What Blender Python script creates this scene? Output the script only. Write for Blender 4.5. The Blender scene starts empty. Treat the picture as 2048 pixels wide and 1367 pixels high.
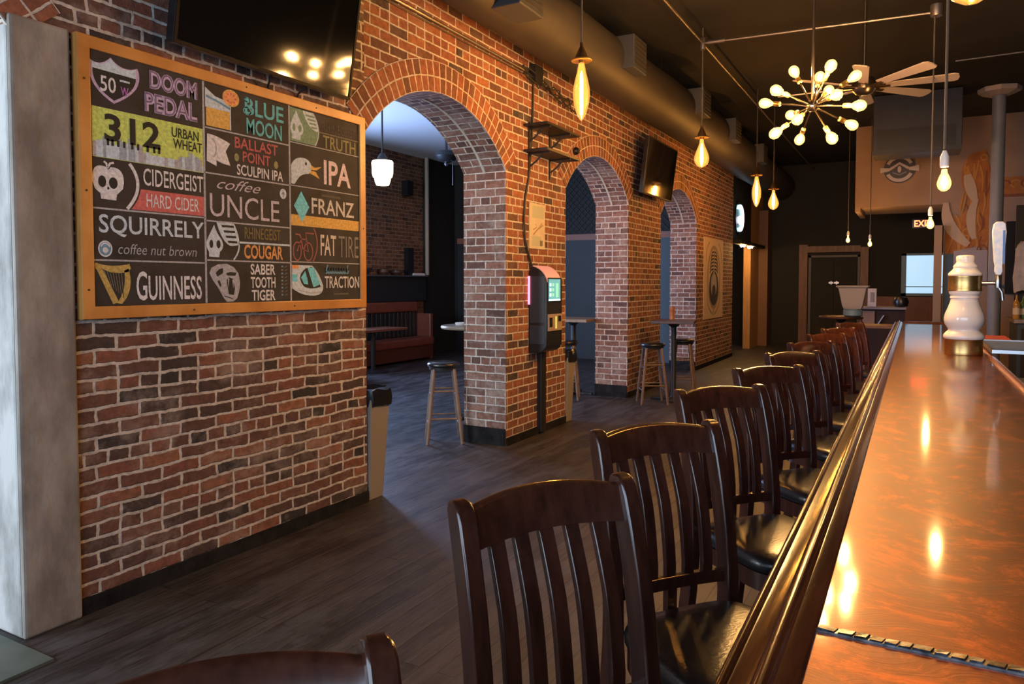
import bpy, bmesh, math, random
from mathutils import Vector, Matrix
random.seed(7)
PI = math.pi
S = bpy.context.scene
COL = S.collection

# ------------------------------------------------------------------ camera
CAM_Z = 1.53
YAW, PITCH = math.radians(28.989), math.radians(2.244)
F0 = Vector((-math.sin(YAW), math.cos(YAW), 0)); RT = Vector((math.cos(YAW), math.sin(YAW), 0))
FW = F0*math.cos(PITCH) - Vector((0, 0, 1))*math.sin(PITCH)
UP = F0*math.sin(PITCH) + Vector((0, 0, 1))*math.cos(PITCH)
cd = bpy.data.cameras.new('camera'); cam = bpy.data.objects.new('camera', cd); COL.objects.link(cam)
cd.sensor_fit = 'HORIZONTAL'; cd.sensor_width = 36.0
cd.lens = 1450.0/2048*36.0
cd.shift_y = -0.02963
cd.clip_start = 0.02; cd.clip_end = 100
m = Matrix((RT, UP, -FW)).transposed().to_4x4(); m.translation = (0, 0, CAM_Z)
cam.matrix_world = m
S.camera = cam

# ------------------------------------------------------------------ world, daylight, exposure
W = bpy.data.worlds.new('sky'); S.world = W; W.use_nodes = True
bg = W.node_tree.nodes['Background']
bg.inputs[0].default_value = (0.55, 0.75, 1.0, 1); bg.inputs[1].default_value = 0.5
def area(name, loc, rot, sx, sy, power, color):
    l = bpy.data.lights.new(name, 'AREA'); l.shape = 'RECTANGLE'; l.size = sx; l.size_y = sy
    l.energy = power; l.color = color
    o = bpy.data.objects.new(name, l); o.location = loc; o.rotation_euler = rot; COL.objects.link(o); return o
DAY = (0.38, 0.56, 1.0)
# daylight entering through the window openings of the two rooms
area('daylight_front_window', (-0.3, -2.13, 1.9), (PI/2, 0, 0), 5.4, 2.4, 100, (0.62, 0.79, 1.0))
area('daylight_front_window_dining', (-6.4, -2.13, 1.9), (PI/2, 0, 0), 4.2, 2.4, 250, (0.80, 0.90, 1.0))
area('daylight_side_window_dining', (-9.28, 8.0, 2.05), (PI/2, 0, -PI/2), 1.4, 2.0, 300, DAY)
S.view_settings.view_transform = 'Standard'; S.view_settings.look = 'None'
S.view_settings.gamma = 1.0; S.view_settings.use_curve_mapping = False
S.view_settings.exposure = 0.9
S.cycles.use_denoising = True
S.cycles.sample_clamp_indirect = 6.0
S.cycles.max_bounces = 8

# ------------------------------------------------------------------ materials
MATS = {}
def nt(name):
    if name in MATS: return None
    M = bpy.data.materials.new(name); M.use_nodes = True; MATS[name] = M
    return M
def N(t, typ, **kw):
    n = t.nodes.new(typ)
    for k, v in kw.items():
        if k.startswith('i_'):
            key = k[2:]; key = int(key) if key.isdigit() else key.replace('_', ' ')
            n.inputs[key].default_value = v
        else: setattr(n, k, v)
    return n
def c4(c): return (c[0], c[1], c[2], 1.0)
def mat(name, base, rough=0.5, metal=0.0, c2=None, nscale=6.0, stretch=None, detail=5.0, coat=0.0, coat_rough=0.05,
        emit=None, estr=0.0, bump=0.0, bscale=60.0, rough2=None, alpha=None, transmission=0.0, spec=None, contrast=(0.35, 0.65)):
    M = nt(name)
    if M is None: return MATS[name]
    t = M.node_tree; b = t.nodes['Principled BSDF']
    b.inputs['Base Color'].default_value = c4(base); b.inputs['Roughness'].default_value = rough
    b.inputs['Metallic'].default_value = metal
    b.inputs['Coat Weight'].default_value = coat; b.inputs['Coat Roughness'].default_value = coat_rough
    b.inputs['Transmission Weight'].default_value = transmission
    if spec is not None: b.inputs['Specular IOR Level'].default_value = spec
    if emit: b.inputs['Emission Color'].default_value = c4(emit); b.inputs['Emission Strength'].default_value = estr
    if alpha is not None: b.inputs['Alpha'].default_value = alpha
    if c2 or bump:
        tc = N(t, 'ShaderNodeTexCoord'); mp = N(t, 'ShaderNodeMapping')
        if stretch: mp.inputs['Scale'].default_value = stretch
        t.links.new(tc.outputs['Object'], mp.inputs[0])
    if c2:
        nz = N(t, 'ShaderNodeTexNoise', i_Scale=nscale, i_Detail=detail, i_Roughness=0.62)
        t.links.new(mp.outputs[0], nz.inputs['Vector'])
        r = N(t, 'ShaderNodeValToRGB'); e = r.color_ramp.elements
        e[0].position, e[1].position = contrast; e[0].color = c4(base); e[1].color = c4(c2)
        t.links.new(nz.outputs[0], r.inputs[0]); t.links.new(r.outputs[0], b.inputs['Base Color'])
        if rough2 is not None:
            mr = N(t, 'ShaderNodeMapRange', i_3=rough, i_4=rough2)
            t.links.new(nz.outputs[0], mr.inputs[0]); t.links.new(mr.outputs[0], b.inputs['Roughness'])
    if bump:
        n2 = N(t, 'ShaderNodeTexNoise', i_Scale=bscale, i_Detail=4.0)
        t.links.new(mp.outputs[0], n2.inputs['Vector'])
        bp = N(t, 'ShaderNodeBump', i_Strength=bump, i_Distance=0.01)
        t.links.new(n2.outputs[0], bp.inputs['Height']); t.links.new(bp.outputs[0], b.inputs['Normal'])
    return M

def brick_mat(name, width=0.215, row=0.0755, offset=0.5, mortar=0.0085, ramp=None, mcol=((0.36, 0.30, 0.26), (0.62, 0.55, 0.49)), warp=0.011, white=0.12):
    M = nt(name); t = M.node_tree; b = t.nodes['Principled BSDF']; L = t.links.new
    uv = N(t, 'ShaderNodeUVMap', uv_map='UVMap')
    nz = N(t, 'ShaderNodeTexNoise', i_Scale=5.0, i_Detail=3.0); L(uv.outputs[0], nz.inputs['Vector'])
    s = N(t, 'ShaderNodeVectorMath', operation='SUBTRACT'); L(nz.outputs['Color'], s.inputs[0]); s.inputs[1].default_value = (0.5, 0.5, 0.5)
    sc = N(t, 'ShaderNodeVectorMath', operation='SCALE'); L(s.outputs[0], sc.inputs[0]); sc.inputs['Scale'].default_value = warp*2
    nf = N(t, 'ShaderNodeTexNoise', i_Scale=30.0, i_Detail=5.0); L(uv.outputs[0], nf.inputs['Vector'])
    s2 = N(t, 'ShaderNodeVectorMath', operation='SUBTRACT'); L(nf.outputs['Color'], s2.inputs[0]); s2.inputs[1].default_value = (0.5, 0.5, 0.5)
    sc2 = N(t, 'ShaderNodeVectorMath', operation='SCALE'); L(s2.outputs[0], sc2.inputs[0]); sc2.inputs['Scale'].default_value = 0.014 if name == 'brick' else 0.010
    a = N(t, 'ShaderNodeVectorMath', operation='ADD'); L(uv.outputs[0], a.inputs[0]); L(sc.outputs[0], a.inputs[1])
    a2 = N(t, 'ShaderNodeVectorMath', operation='ADD'); L(a.outputs[0], a2.inputs[0]); L(sc2.outputs[0], a2.inputs[1])
    br = N(t, 'ShaderNodeTexBrick', offset=offset, offset_frequency=2, squash=0.5 if width > 0.2 else 1.0, squash_frequency=5 if width > 0.2 else 1)
    br.inputs['Color1'].default_value = (0, 0, 0, 1); br.inputs['Color2'].default_value = (1, 1, 1, 1); br.inputs['Mortar'].default_value = (0.5, 0.5, 0.5, 1)
    br.inputs['Scale'].default_value = 1.0; br.inputs['Mortar Size'].default_value = mortar; br.inputs['Mortar Smooth'].default_value = 0.35
    br.inputs['Bias'].default_value = 0.0; br.inputs['Brick Width'].default_value = width; br.inputs['Row Height'].default_value = row
    L(a2.outputs[0], br.inputs['Vector'])
    rp = N(t, 'ShaderNodeValToRGB'); el = rp.color_ramp.elements
    ramp = ramp or [(0.0, (0.026, 0.022, 0.024)), (0.10, (0.06, 0.032, 0.026)), (0.26, (0.12, 0.05, 0.032)), (0.48, (0.19, 0.062, 0.034)), (0.72, (0.25, 0.082, 0.042)), (0.9, (0.30, 0.115, 0.058)), (1.0, (0.19, 0.085, 0.055))]
    el[0].position, el[0].color = ramp[0][0], c4(ramp[0][1]); el[1].position, el[1].color = ramp[-1][0], c4(ramp[-1][1])
    for p, c in ramp[1:-1]:
        e = el.new(p); e.color = c4(c)
    L(br.outputs['Color'], rp.inputs[0])
    n3 = N(t, 'ShaderNodeTexNoise', i_Scale=22.0, i_Detail=6.0, i_Roughness=0.7); L(uv.outputs[0], n3.inputs['Vector'])
    hv = N(t, 'ShaderNodeMapRange', i_1=0.3, i_2=0.7, i_3=0.55, i_4=1.4); L(n3.outputs[0], hv.inputs[0])
    mu = N(t, 'ShaderNodeVectorMath', operation='SCALE'); L(rp.outputs[0], mu.inputs[0]); L(hv.outputs[0], mu.inputs['Scale'])
    # lime wash smears on some of the bricks
    n4 = N(t, 'ShaderNodeTexNoise', i_Scale=3.0, i_Detail=8.0, i_Roughness=0.75); L(uv.outputs[0], n4.inputs['Vector'])
    wr = N(t, 'ShaderNodeMapRange', i_1=0.50, i_2=0.70, i_3=0.0, i_4=white*3); L(n4.outputs[0], wr.inputs[0])
    mw = N(t, 'ShaderNodeMix', data_type='RGBA'); L(wr.outputs[0], mw.inputs[0]); L(mu.outputs[0], mw.inputs[6]); mw.inputs[7].default_value = (0.36, 0.29, 0.25, 1)
    mr = N(t, 'ShaderNodeValToRGB'); mr.color_ramp.elements[0].color = c4(mcol[0]); mr.color_ramp.elements[1].color = c4(mcol[1])
    mr.color_ramp.elements[0].position = 0.35; mr.color_ramp.elements[1].position = 0.6
    L(n3.outputs[0], mr.inputs[0])
    mx = N(t, 'ShaderNodeMix', data_type='RGBA'); L(br.outputs['Fac'], mx.inputs[0]); L(mw.outputs[2], mx.inputs[6]); L(mr.outputs[0], mx.inputs[7])
    L(mx.outputs[2], b.inputs['Base Color'])
    b.inputs['Roughness'].default_value = 0.85
    h1 = N(t, 'ShaderNodeMath', operation='MULTIPLY_ADD'); L(br.outputs['Fac'], h1.inputs[0]); h1.inputs[1].default_value = -1.0; L(n3.outputs[0], h1.inputs[2])
    bp = N(t, 'ShaderNodeBump', i_Strength=0.85, i_Distance=0.012); L(h1.outputs[0], bp.inputs['Height']); L(bp.outputs[0], b.inputs['Normal'])
    return M
BR = brick_mat('brick', width=0.222, row=0.0675, mortar=0.0095, warp=0.016, white=0.22, ramp=[(0.0, (0.024, 0.021, 0.023)), (0.12, (0.055, 0.034, 0.030)), (0.32, (0.095, 0.048, 0.037)), (0.55, (0.14, 0.058, 0.040)), (0.78, (0.20, 0.072, 0.044)), (0.92, (0.26, 0.105, 0.058)), (1.0, (0.15, 0.08, 0.06))])
BRA = brick_mat('brick_voussoir', width=0.121, row=0.077, offset=0.0, mortar=0.007, warp=0.004, white=0.04, ramp=[(0, (0.11, 0.045, 0.03)), (0.5, (0.21, 0.07, 0.038)), (1, (0.28, 0.10, 0.05))])
BRS = brick_mat('brick_soffit', ramp=[(0, (0.10, 0.05, 0.04)), (0.4, (0.19, 0.085, 0.06)), (0.8, (0.25, 0.12, 0.085)), (1, (0.28, 0.19, 0.15))], white=0.3, warp=0.006)
BRP = brick_mat('brick_pier', warp=0.005, white=0.08, ramp=[(0, (0.045, 0.03, 0.028)), (0.1, (0.10, 0.045, 0.03)), (0.35, (0.19, 0.065, 0.036)), (0.7, (0.25, 0.085, 0.042)), (1, (0.30, 0.115, 0.055))])
BRL = brick_mat('brick_dining', warp=0.005, mcol=((0.16, 0.11, 0.07), (0.28, 0.20, 0.13)), white=0.04, ramp=[(0, (0.06, 0.025, 0.012)), (0.5, (0.14, 0.052, 0.020)), (1, (0.20, 0.085, 0.034))])

def plank_mat():
    M = nt('floor_planks'); t = M.node_tree; b = t.nodes['Principled BSDF']; L = t.links.new
    tc = N(t, 'ShaderNodeTexCoord'); mp = N(t, 'ShaderNodeMapping'); mp.inputs['Rotation'].default_value = (0, 0, PI/2); L(tc.outputs['Object'], mp.inputs[0])
    br = N(t, 'ShaderNodeTexBrick', offset=0.37, offset_frequency=2)
    br.inputs['Color1'].default_value = (0.016, 0.013, 0.013, 1); br.inputs['Color2'].default_value = (0.042, 0.033, 0.031, 1); br.inputs['Mortar'].default_value = (0.008, 0.006, 0.006, 1)
    br.inputs['Scale'].default_value = 1; br.inputs['Mortar Size'].default_value = 0.0045; br.inputs['Mortar Smooth'].default_value = 0.3
    br.inputs['Brick Width'].default_value = 2.3; br.inputs['Row Height'].default_value = 0.085; L(mp.outputs[0], br.inputs['Vector'])
    m2 = N(t, 'ShaderNodeMapping'); m2.inputs['Scale'].default_value = (0.7, 14, 1); L(mp.outputs[0], m2.inputs[0])
    nz = N(t, 'ShaderNodeTexNoise', i_Scale=4.0, i_Detail=8.0, i_Roughness=0.7); L(m2.outputs[0], nz.inputs['Vector'])
    hv = N(t, 'ShaderNodeMapRange', i_1=0.34, i_2=0.66, i_3=0.35, i_4=1.7); L(nz.outputs[0], hv.inputs[0])
    mu = N(t, 'ShaderNodeVectorMath', operation='SCALE'); L(br.outputs['Color'], mu.inputs[0]); L(hv.outputs[0], mu.inputs['Scale'])
    # scuffed, paler traffic wear
    m3 = N(t, 'ShaderNodeMapping'); m3.inputs['Scale'].default_value = (1, 2.6, 1); L(mp.outputs[0], m3.inputs[0])
    n2 = N(t, 'ShaderNodeTexNoise', i_Scale=2.0, i_Detail=12.0, i_Roughness=0.8); L(m3.outputs[0], n2.inputs['Vector'])
    wr = N(t, 'ShaderNodeMapRange', i_1=0.47, i_2=0.60, i_3=0.0, i_4=0.8); L(n2.outputs[0], wr.inputs[0])
    mx = N(t, 'ShaderNodeMix', data_type='RGBA'); L(wr.outputs[0], mx.inputs[0]); L(mu.outputs[0], mx.inputs[6]); mx.inputs[7].default_value = (0.060, 0.055, 0.056, 1)
    L(mx.outputs[2], b.inputs['Base Color'])
    rr = N(t, 'ShaderNodeMapRange', i_1=0.3, i_2=0.7, i_3=0.36, i_4=0.62); L(n2.outputs[0], rr.inputs[0]); L(rr.outputs[0], b.inputs['Roughness'])
    h = N(t, 'ShaderNodeMath', operation='MULTIPLY_ADD'); L(br.outputs['Fac'], h.inputs[0]); h.inputs[1].default_value = -1.5; L(nz.outputs[0], h.inputs[2])
    bp = N(t, 'ShaderNodeBump', i_Strength=0.5, i_Distance=0.006); L(h.outputs[0], bp.inputs['Height']); L(bp.outputs[0], b.inputs['Normal'])
    return M
FLOOR = plank_mat()

def copper_mat():
    M = nt('copper_sheet'); t = M.node_tree; b = t.nodes['Principled BSDF']; L = t.links.new
    tc = N(t, 'ShaderNodeTexCoord')
    wp = N(t, 'ShaderNodeTexNoise', i_Scale=2.5, i_Detail=3.0); L(tc.outputs['Object'], wp.inputs['Vector'])
    sc = N(t, 'ShaderNodeVectorMath', operation='SCALE'); L(wp.outputs['Color'], sc.inputs[0]); sc.inputs['Scale'].default_value = 0.5
    ad = N(t, 'ShaderNodeVectorMath', operation='ADD'); L(tc.outputs['Object'], ad.inputs[0]); L(sc.outputs[0], ad.inputs[1])
    nz = N(t, 'ShaderNodeTexNoise', i_Scale=13.0, i_Detail=12.0, i_Roughness=0.8); L(ad.outputs[0], nz.inputs['Vector'])
    rp = N(t, 'ShaderNodeValToRGB'); e = rp.color_ramp.elements
    e[0].position = 0.36; e[0].color = (0.060, 0.014, 0.006, 1); e[1].position = 0.64; e[1].color = (0.31, 0.093, 0.026, 1)
    k = e.new(0.5); k.color = (0.115, 0.031, 0.010, 1)
    L(nz.outputs[0], rp.inputs[0]); L(rp.outputs[0], b.inputs['Base Color'])
    b.inputs['Metallic'].default_value = 0.95
    mp = N(t, 'ShaderNodeMapping'); mp.inputs['Scale'].default_value = (3, 60, 1); L(ad.outputs[0], mp.inputs[0])
    n2 = N(t, 'ShaderNodeTexNoise', i_Scale=5.0, i_Detail=4.0); L(mp.outputs[0], n2.inputs['Vector'])
    rr = N(t, 'ShaderNodeMapRange', i_1=0.3, i_2=0.7, i_3=0.36, i_4=0.5); L(nz.outputs[0], rr.inputs[0]); L(rr.outputs[0], b.inputs['Roughness'])
    b.inputs['Coat Weight'].default_value = 0.5; b.inputs['Coat Roughness'].default_value = 0.07
    bp = N(t, 'ShaderNodeBump', i_Strength=0.10, i_Distance=0.004); L(n2.outputs[0], bp.inputs['Height']); L(bp.outputs[0], b.inputs['Normal'])
    return M
COPPER = copper_mat()

PLASTER = mat('plaster', (0.17, 0.142, 0.118), 0.9, c2=(0.33, 0.29, 0.25), nscale=3.5, bump=0.45, bscale=26, detail=10, stretch=(1, 1, 0.45), contrast=(0.40, 0.60))
PLASTER_W = mat('whitewash', (0.20, 0.20, 0.19), 0.9, c2=(0.40, 0.40, 0.39), nscale=5.0, bump=0.5, bscale=22, detail=10, stretch=(1, 1, 0.4), contrast=(0.36, 0.58))
CEIL = mat('ceiling_paint', (0.0055, 0.0045, 0.0042), 0.85, c2=(0.009, 0.0072, 0.0066), nscale=1.5)
CEILW = mat('ceiling_white', (0.55, 0.57, 0.60), 0.9)
BLACKW = mat('black_wall', (0.0055, 0.0050, 0.0052), 0.75, c2=(0.0095, 0.008, 0.008), nscale=2.0)
SLATE = mat('slate_panel', (0.009, 0.011, 0.014), 0.6, c2=(0.013, 0.016, 0.020), nscale=3.0)
SLATE_LIT = mat('slate_panel_daylit', (0.04, 0.062, 0.080), 0.6, c2=(0.05, 0.075, 0.095), nscale=3.0)  # same slate panel, with bluish window light painted into its colour
BEIGE = mat('beige_paint', (0.30, 0.19, 0.12), 0.85, c2=(0.36, 0.235, 0.155), nscale=1.5)
DWOOD = mat('dark_mahogany', (0.030, 0.009, 0.0055), 0.22, c2=(0.064, 0.019, 0.011), nscale=3.5, stretch=(9, 9, 1), coat=0.5, coat_rough=0.16, spec=0.5)
RWOOD = mat('rail_wood', (0.045, 0.013, 0.006), 0.16, c2=(0.11, 0.034, 0.013), nscale=3.0, stretch=(14, 1, 14), coat=0.0, spec=0.22, coat_rough=0.05, bump=0.02, bscale=10)
OAK = mat('golden_oak', (0.42, 0.165, 0.035), 0.42, c2=(0.60, 0.27, 0.07), nscale=3.0, stretch=(8, 1.2, 1.2), coat=0.25, coat_rough=0.2)
DOORW = mat('door_frame_wood', (0.11, 0.045, 0.03), 0.5, c2=(0.17, 0.075, 0.045), nscale=3.0, stretch=(6, 6, 1))
PINEW = mat('worn_stool_wood', (0.12, 0.07, 0.045), 0.5, c2=(0.20, 0.125, 0.085), nscale=6.0, stretch=(5, 5, 1))
GOLDW = mat('pine_panel', (0.36, 0.19, 0.07), 0.55, c2=(0.46, 0.26, 0.11), nscale=3.0, stretch=(6, 6, 0.6))
LEATH = mat('black_leather', (0.008, 0.008, 0.009), 0.27, c2=(0.012, 0.012, 0.013), nscale=9.0, bump=0.10, bscale=120, coat=0.2, coat_rough=0.25)
BLACK = mat('black_metal', (0.012, 0.012, 0.013), 0.45)
BLACKP = mat('black_plastic', (0.010, 0.010, 0.011), 0.3)
BEZ = mat('bezel_black', (0.004, 0.004, 0.004), 0.6, spec=0.15)
SCREEN = mat('tv_glass', (0.004, 0.004, 0.004), 0.055, spec=0.8)
BRASS = mat('brass', (0.72, 0.48, 0.19), 0.33, metal=1.0, c2=(0.60, 0.38, 0.14), nscale=20.0, stretch=(1, 1, 6))
CERAM = mat('glazed_ceramic', (0.80, 0.76, 0.74), 0.12, coat=0.6)
STEEL = mat('brushed_steel', (0.42, 0.42, 0.43), 0.3, metal=1.0)
PEWTER = mat('pewter', (0.27, 0.29, 0.33), 0.30, metal=0.9, c2=(0.07, 0.075, 0.085), nscale=60.0)
DUCT = mat('duct_paint', (0.026, 0.020, 0.016), 0.6, c2=(0.038, 0.029, 0.023), nscale=2.0)
VENT = mat('vent_metal', (0.045, 0.047, 0.052), 0.5)
CONDUIT = mat('conduit_steel', (0.22, 0.19, 0.17), 0.42, metal=0.8)
GREY = mat('grey_plastic', (0.25, 0.215, 0.175), 0.55)
GREYM = mat('grey_column_paint', (0.17, 0.18, 0.21), 0.5, c2=(0.21, 0.22, 0.25), nscale=3)
PLATE = mat('column_plate', (0.42, 0.33, 0.28), 0.6)
CORD = mat('fabric_cord', (0.10, 0.08, 0.06), 0.8)
BRONZE = mat('socket_bronze', (0.22, 0.13, 0.06), 0.35, metal=0.9)
NICKEL = mat('satin_nickel', (0.60, 0.48, 0.34), 0.25, metal=1.0)
FANW = mat('fan_blade', (0.46, 0.36, 0.29), 0.5)
REDV = mat('red_vinyl', (0.13, 0.035, 0.022), 0.4, c2=(0.18, 0.05, 0.03), nscale=5)
BULB = mat('lit_bulb', (1, 0.9, 0.7), 0.3, emit=(1.0, 0.57, 0.22), estr=270)
BULBS = mat('lit_bulb_small', (1, 0.9, 0.7), 0.3, emit=(1.0, 0.57, 0.22), estr=200)
FILA = mat('glowing_filament', (1, 0.8, 0.5), 0.3, emit=(1.0, 0.53, 0.17), estr=380)
OPAL = mat('lit_opal_glass', (0.9, 0.85, 0.75), 0.3, emit=(1.0, 0.78, 0.50), estr=4.5)
WHITEP = mat('white_plastic', (0.75, 0.74, 0.72), 0.35)
def amber(name='amber_glass', tint=(1.0, 0.74, 0.36), glow=(1.0, 0.42, 0.08), gs=2.2, mixf=0.30):
    M = nt(name); t = M.node_tree; L = t.links.new
    for n in list(t.nodes): t.nodes.remove(n)
    o = N(t, 'ShaderNodeOutputMaterial'); tr = N(t, 'ShaderNodeBsdfTransparent'); tr.inputs[0].default_value = c4(tint)
    gl = N(t, 'ShaderNodeBsdfGlossy'); gl.inputs[0].default_value = (1, 0.9, 0.7, 1); gl.inputs['Roughness'].default_value = 0.03
    lw = N(t, 'ShaderNodeLayerWeight', i_Blend=0.25); mx = N(t, 'ShaderNodeMixShader')
    em = N(t, 'ShaderNodeEmission', i_Strength=gs); em.inputs[0].default_value = c4(glow); m2 = N(t, 'ShaderNodeMixShader', i_0=mixf)
    L(tr.outputs[0], m2.inputs[1]); L(em.outputs[0], m2.inputs[2])
    L(lw.outputs['Fresnel'], mx.inputs[0]); L(m2.outputs[0], mx.inputs[1]); L(gl.outputs[0], mx.inputs[2]); L(mx.outputs[0], o.inputs[0])
    return M
AMBER = amber()
WARMG = amber('warm_bulb_glass', (1.0, 0.9, 0.72), (1.0, 0.60, 0.17), 2.6, 0.55)
CORE = mat('glowing_core', (1, 0.8, 0.5), 0.3, emit=(1.0, 0.57, 0.22), estr=1800)
CORES = mat('glowing_core_small', (1, 0.8, 0.5), 0.3, emit=(1.0, 0.57, 0.22), estr=1700)
def clearish(name, col, opac, rough=0.25):
    M = nt(name); t = M.node_tree; L = t.links.new; b = t.nodes['Principled BSDF']
    b.inputs['Base Color'].default_value = c4(col); b.inputs['Roughness'].default_value = rough; b.inputs['Alpha'].default_value = opac
    return M

# ------------------------------------------------------------------ mesh builder
class MB:
    def __init__(s): s.v = []; s.f = []; s.mi = []; s.uv = {}
    def vert(s, p): s.v.append(tuple(p)); return len(s.v)-1
    def face(s, idx, mi=0, uv=None):
        s.f.append(tuple(idx)); s.mi.append(mi)
        if uv: s.uv[len(s.f)-1] = uv
    def poly(s, pts, mi=0, uv=None):
        n = len(s.v); s.v += [tuple(p) for p in pts]; s.face(range(n, n+len(pts)), mi, uv)
    def box(s, a, b, mi=0, M=None):
        x0, y0, z0 = a; x1, y1, z1 = b; n = len(s.v)
        P = [(x0, y0, z0), (x1, y0, z0), (x1, y1, z0), (x0, y1, z0), (x0, y0, z1), (x1, y0, z1), (x1, y1, z1), (x0, y1, z1)]
        if M is not None: P = [tuple(M @ Vector(p)) for p in P]
        s.v += P
        for q in ((3, 2, 1, 0), (4, 5, 6, 7), (0, 1, 5, 4), (1, 2, 6, 5), (2, 3, 7, 6), (3, 0, 4, 7)): s.face([n+i for i in q], mi)
    def frustum(s, c, w0, d0, w1, d1, z0, z1, mi=0):
        n = len(s.v); cx, cy = c
        for (w, d, z) in ((w0, d0, z0), (w1, d1, z1)):
            s.v += [(cx-w/2, cy-d/2, z), (cx+w/2, cy-d/2, z), (cx+w/2, cy+d/2, z), (cx-w/2, cy+d/2, z)]
        for q in ((3, 2, 1, 0), (4, 5, 6, 7), (0, 1, 5, 4), (1, 2, 6, 5), (2, 3, 7, 6), (3, 0, 4, 7)): s.face([n+i for i in q], mi)
    def rings(s, rings, mi=0, cap=True, closed=True):
        base = []
        for r in rings:
            base.append(len(s.v)); s.v += [tuple(p) for p in r]
        k = len(rings[0])
        for a, b in zip(base, base[1:]):
            for i in range(k if closed else k-1):
                j = (i+1) % k; s.face((a+i, a+j, b+j, b+i), mi)
        if cap:
            s.face([base[0]+i for i in reversed(range(k))], mi); s.face([base[-1]+i for i in range(k)], mi)
    def lathe(s, prof, c=(0, 0, 0), seg=24, mi=0, axis=None, cap=True):
        c = Vector(c)
        if axis is None: A, B, Z = Vector((1, 0, 0)), Vector((0, 1, 0)), Vector((0, 0, 1))
        else:
            Z = Vector(axis).normalized(); A = Z.orthogonal().normalized(); B = Z.cross(A)
        rs = []
        for r, z in prof:
            r = max(r, 1e-4)
            rs.append([c+A*(r*math.cos(2*PI*i/seg))+B*(r*math.sin(2*PI*i/seg))+Z*z for i in range(seg)])
        s.rings(rs, mi, cap)
    def tube(s, pts, r, seg=8, mi=0):
        pts = [Vector(p) for p in pts]; rs = []
        rr = r if isinstance(r, (list, tuple)) else [r]*len(pts)
        ref = None
        for i, p in enumerate(pts):
            t = ((pts[i+1]-p) if i == 0 else (p-pts[i-1]) if i == len(pts)-1 else (pts[i+1]-pts[i-1])).normalized()
            if ref is None: a = t.orthogonal().normalized()
            else:
                a = (ref - t*ref.dot(t))
                a = a.normalized() if a.length > 1e-6 else t.orthogonal().normalized()
            ref = a; b = t.cross(a)
            rs.append([p+a*(rr[i]*math.cos(2*PI*k/seg))+b*(rr[i]*math.sin(2*PI*k/seg)) for k in range(seg)])
        s.rings(rs, mi)
    def sweep(s, pts, secs, mi=0):
        # rectangular section (half x, half y) swept up a path; section stays level
        rs = []
        for p, (w, d) in zip(pts, secs):
            x, y, z = p; rs.append([(x-w, y-d, z), (x+w, y-d, z), (x+w, y+d, z), (x-w, y+d, z)])
        s.rings(rs, mi)
    def extrude_profile(s, prof, y0, y1, mi=0, plane='xz', closed=True, cap=True):
        if plane == 'xz': a = [(x, y0, z) for x, z in prof]; b = [(x, y1, z) for x, z in prof]
        elif plane == 'yz': a = [(y0, x, z) for x, z in prof]; b = [(y1, x, z) for x, z in prof]
        else: a = [(x, z, y0) for x, z in prof]; b = [(x, z, y1) for x, z in prof]
        s.rings([a, b], mi, cap, closed)
    def build(s, name, mats, parent=None, off=(0, 0, 0), smooth=False, bevel=0.0, bseg=2, loc=None, subd=0):
        if not isinstance(mats, (list, tuple)): mats = [mats]
        me = bpy.data.meshes.new(name); off = Vector(off)
        me.from_pydata([tuple(Vector(v)-off) for v in s.v], [], s.f)
        for mm in mats: me.materials.append(mm)
        me.polygons.foreach_set('material_index', s.mi)
        if s.uv:
            ul = me.uv_layers.new(name='UVMap')
            for p in me.polygons:
                u = s.uv.get(p.index)
                if u:
                    for li, q in zip(p.loop_indices, u): ul.data[li].uv = q
        bm = bmesh.new(); bm.from_mesh(me)
        if not s.uv: bmesh.ops.remove_doubles(bm, verts=bm.verts, dist=1e-6)
        if not getattr(s, 'flat', False): bmesh.ops.recalc_face_normals(bm, faces=bm.faces)
        bm.to_mesh(me); bm.free()
        if smooth:
            me.polygons.foreach_set('use_smooth', [True]*len(me.polygons))
            me.set_sharp_from_angle(angle=math.radians(38 if smooth is True else smooth))
        o = bpy.data.objects.new(name, me); COL.objects.link(o)
        if parent is not None: o.parent = parent
        if loc is not None: o.location = loc
        if bevel:
            b = o.modifiers.new('bevel', 'BEVEL'); b.width = bevel; b.segments = bseg; b.limit_method = 'ANGLE'; b.angle_limit = math.radians(40)
        if subd:
            q = o.modifiers.new('sub', 'SUBSURF'); q.levels = subd; q.render_levels = subd
        return o

def tag(o, label, cat, group=None, kind=None):
    o['label'] = label; o['category'] = cat
    if group: o['group'] = group
    if kind: o['kind'] = kind
    return o
def thing(name, label, cat, loc=(0, 0, 0), rz=0.0, group=None):
    o = bpy.data.objects.new(name, None); COL.objects.link(o); o.location = loc; o.rotation_euler = (0, 0, rz)
    o.empty_display_size = 0.05
    return tag(o, label, cat, group)
def part(mb, name, mats, T, world=True, **kw):
    return mb.build(name, mats, parent=T, off=T.location if world else (0, 0, 0), **kw)
def solo(mb, name, mats, label, cat, off, group=None, **kw):
    return tag(mb.build(name, mats, off=off, loc=off, **kw), label, cat, group)
def struct(mb, name, mats, **kw):
    o = mb.build(name, mats, **kw); o['kind'] = 'structure'; return o
def copy_tree(o, parent=None):
    c = o.copy(); COL.objects.link(c)
    if parent is not None: c.parent = parent
    for ch in list(o.children): copy_tree(ch, c)
    return c

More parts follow.
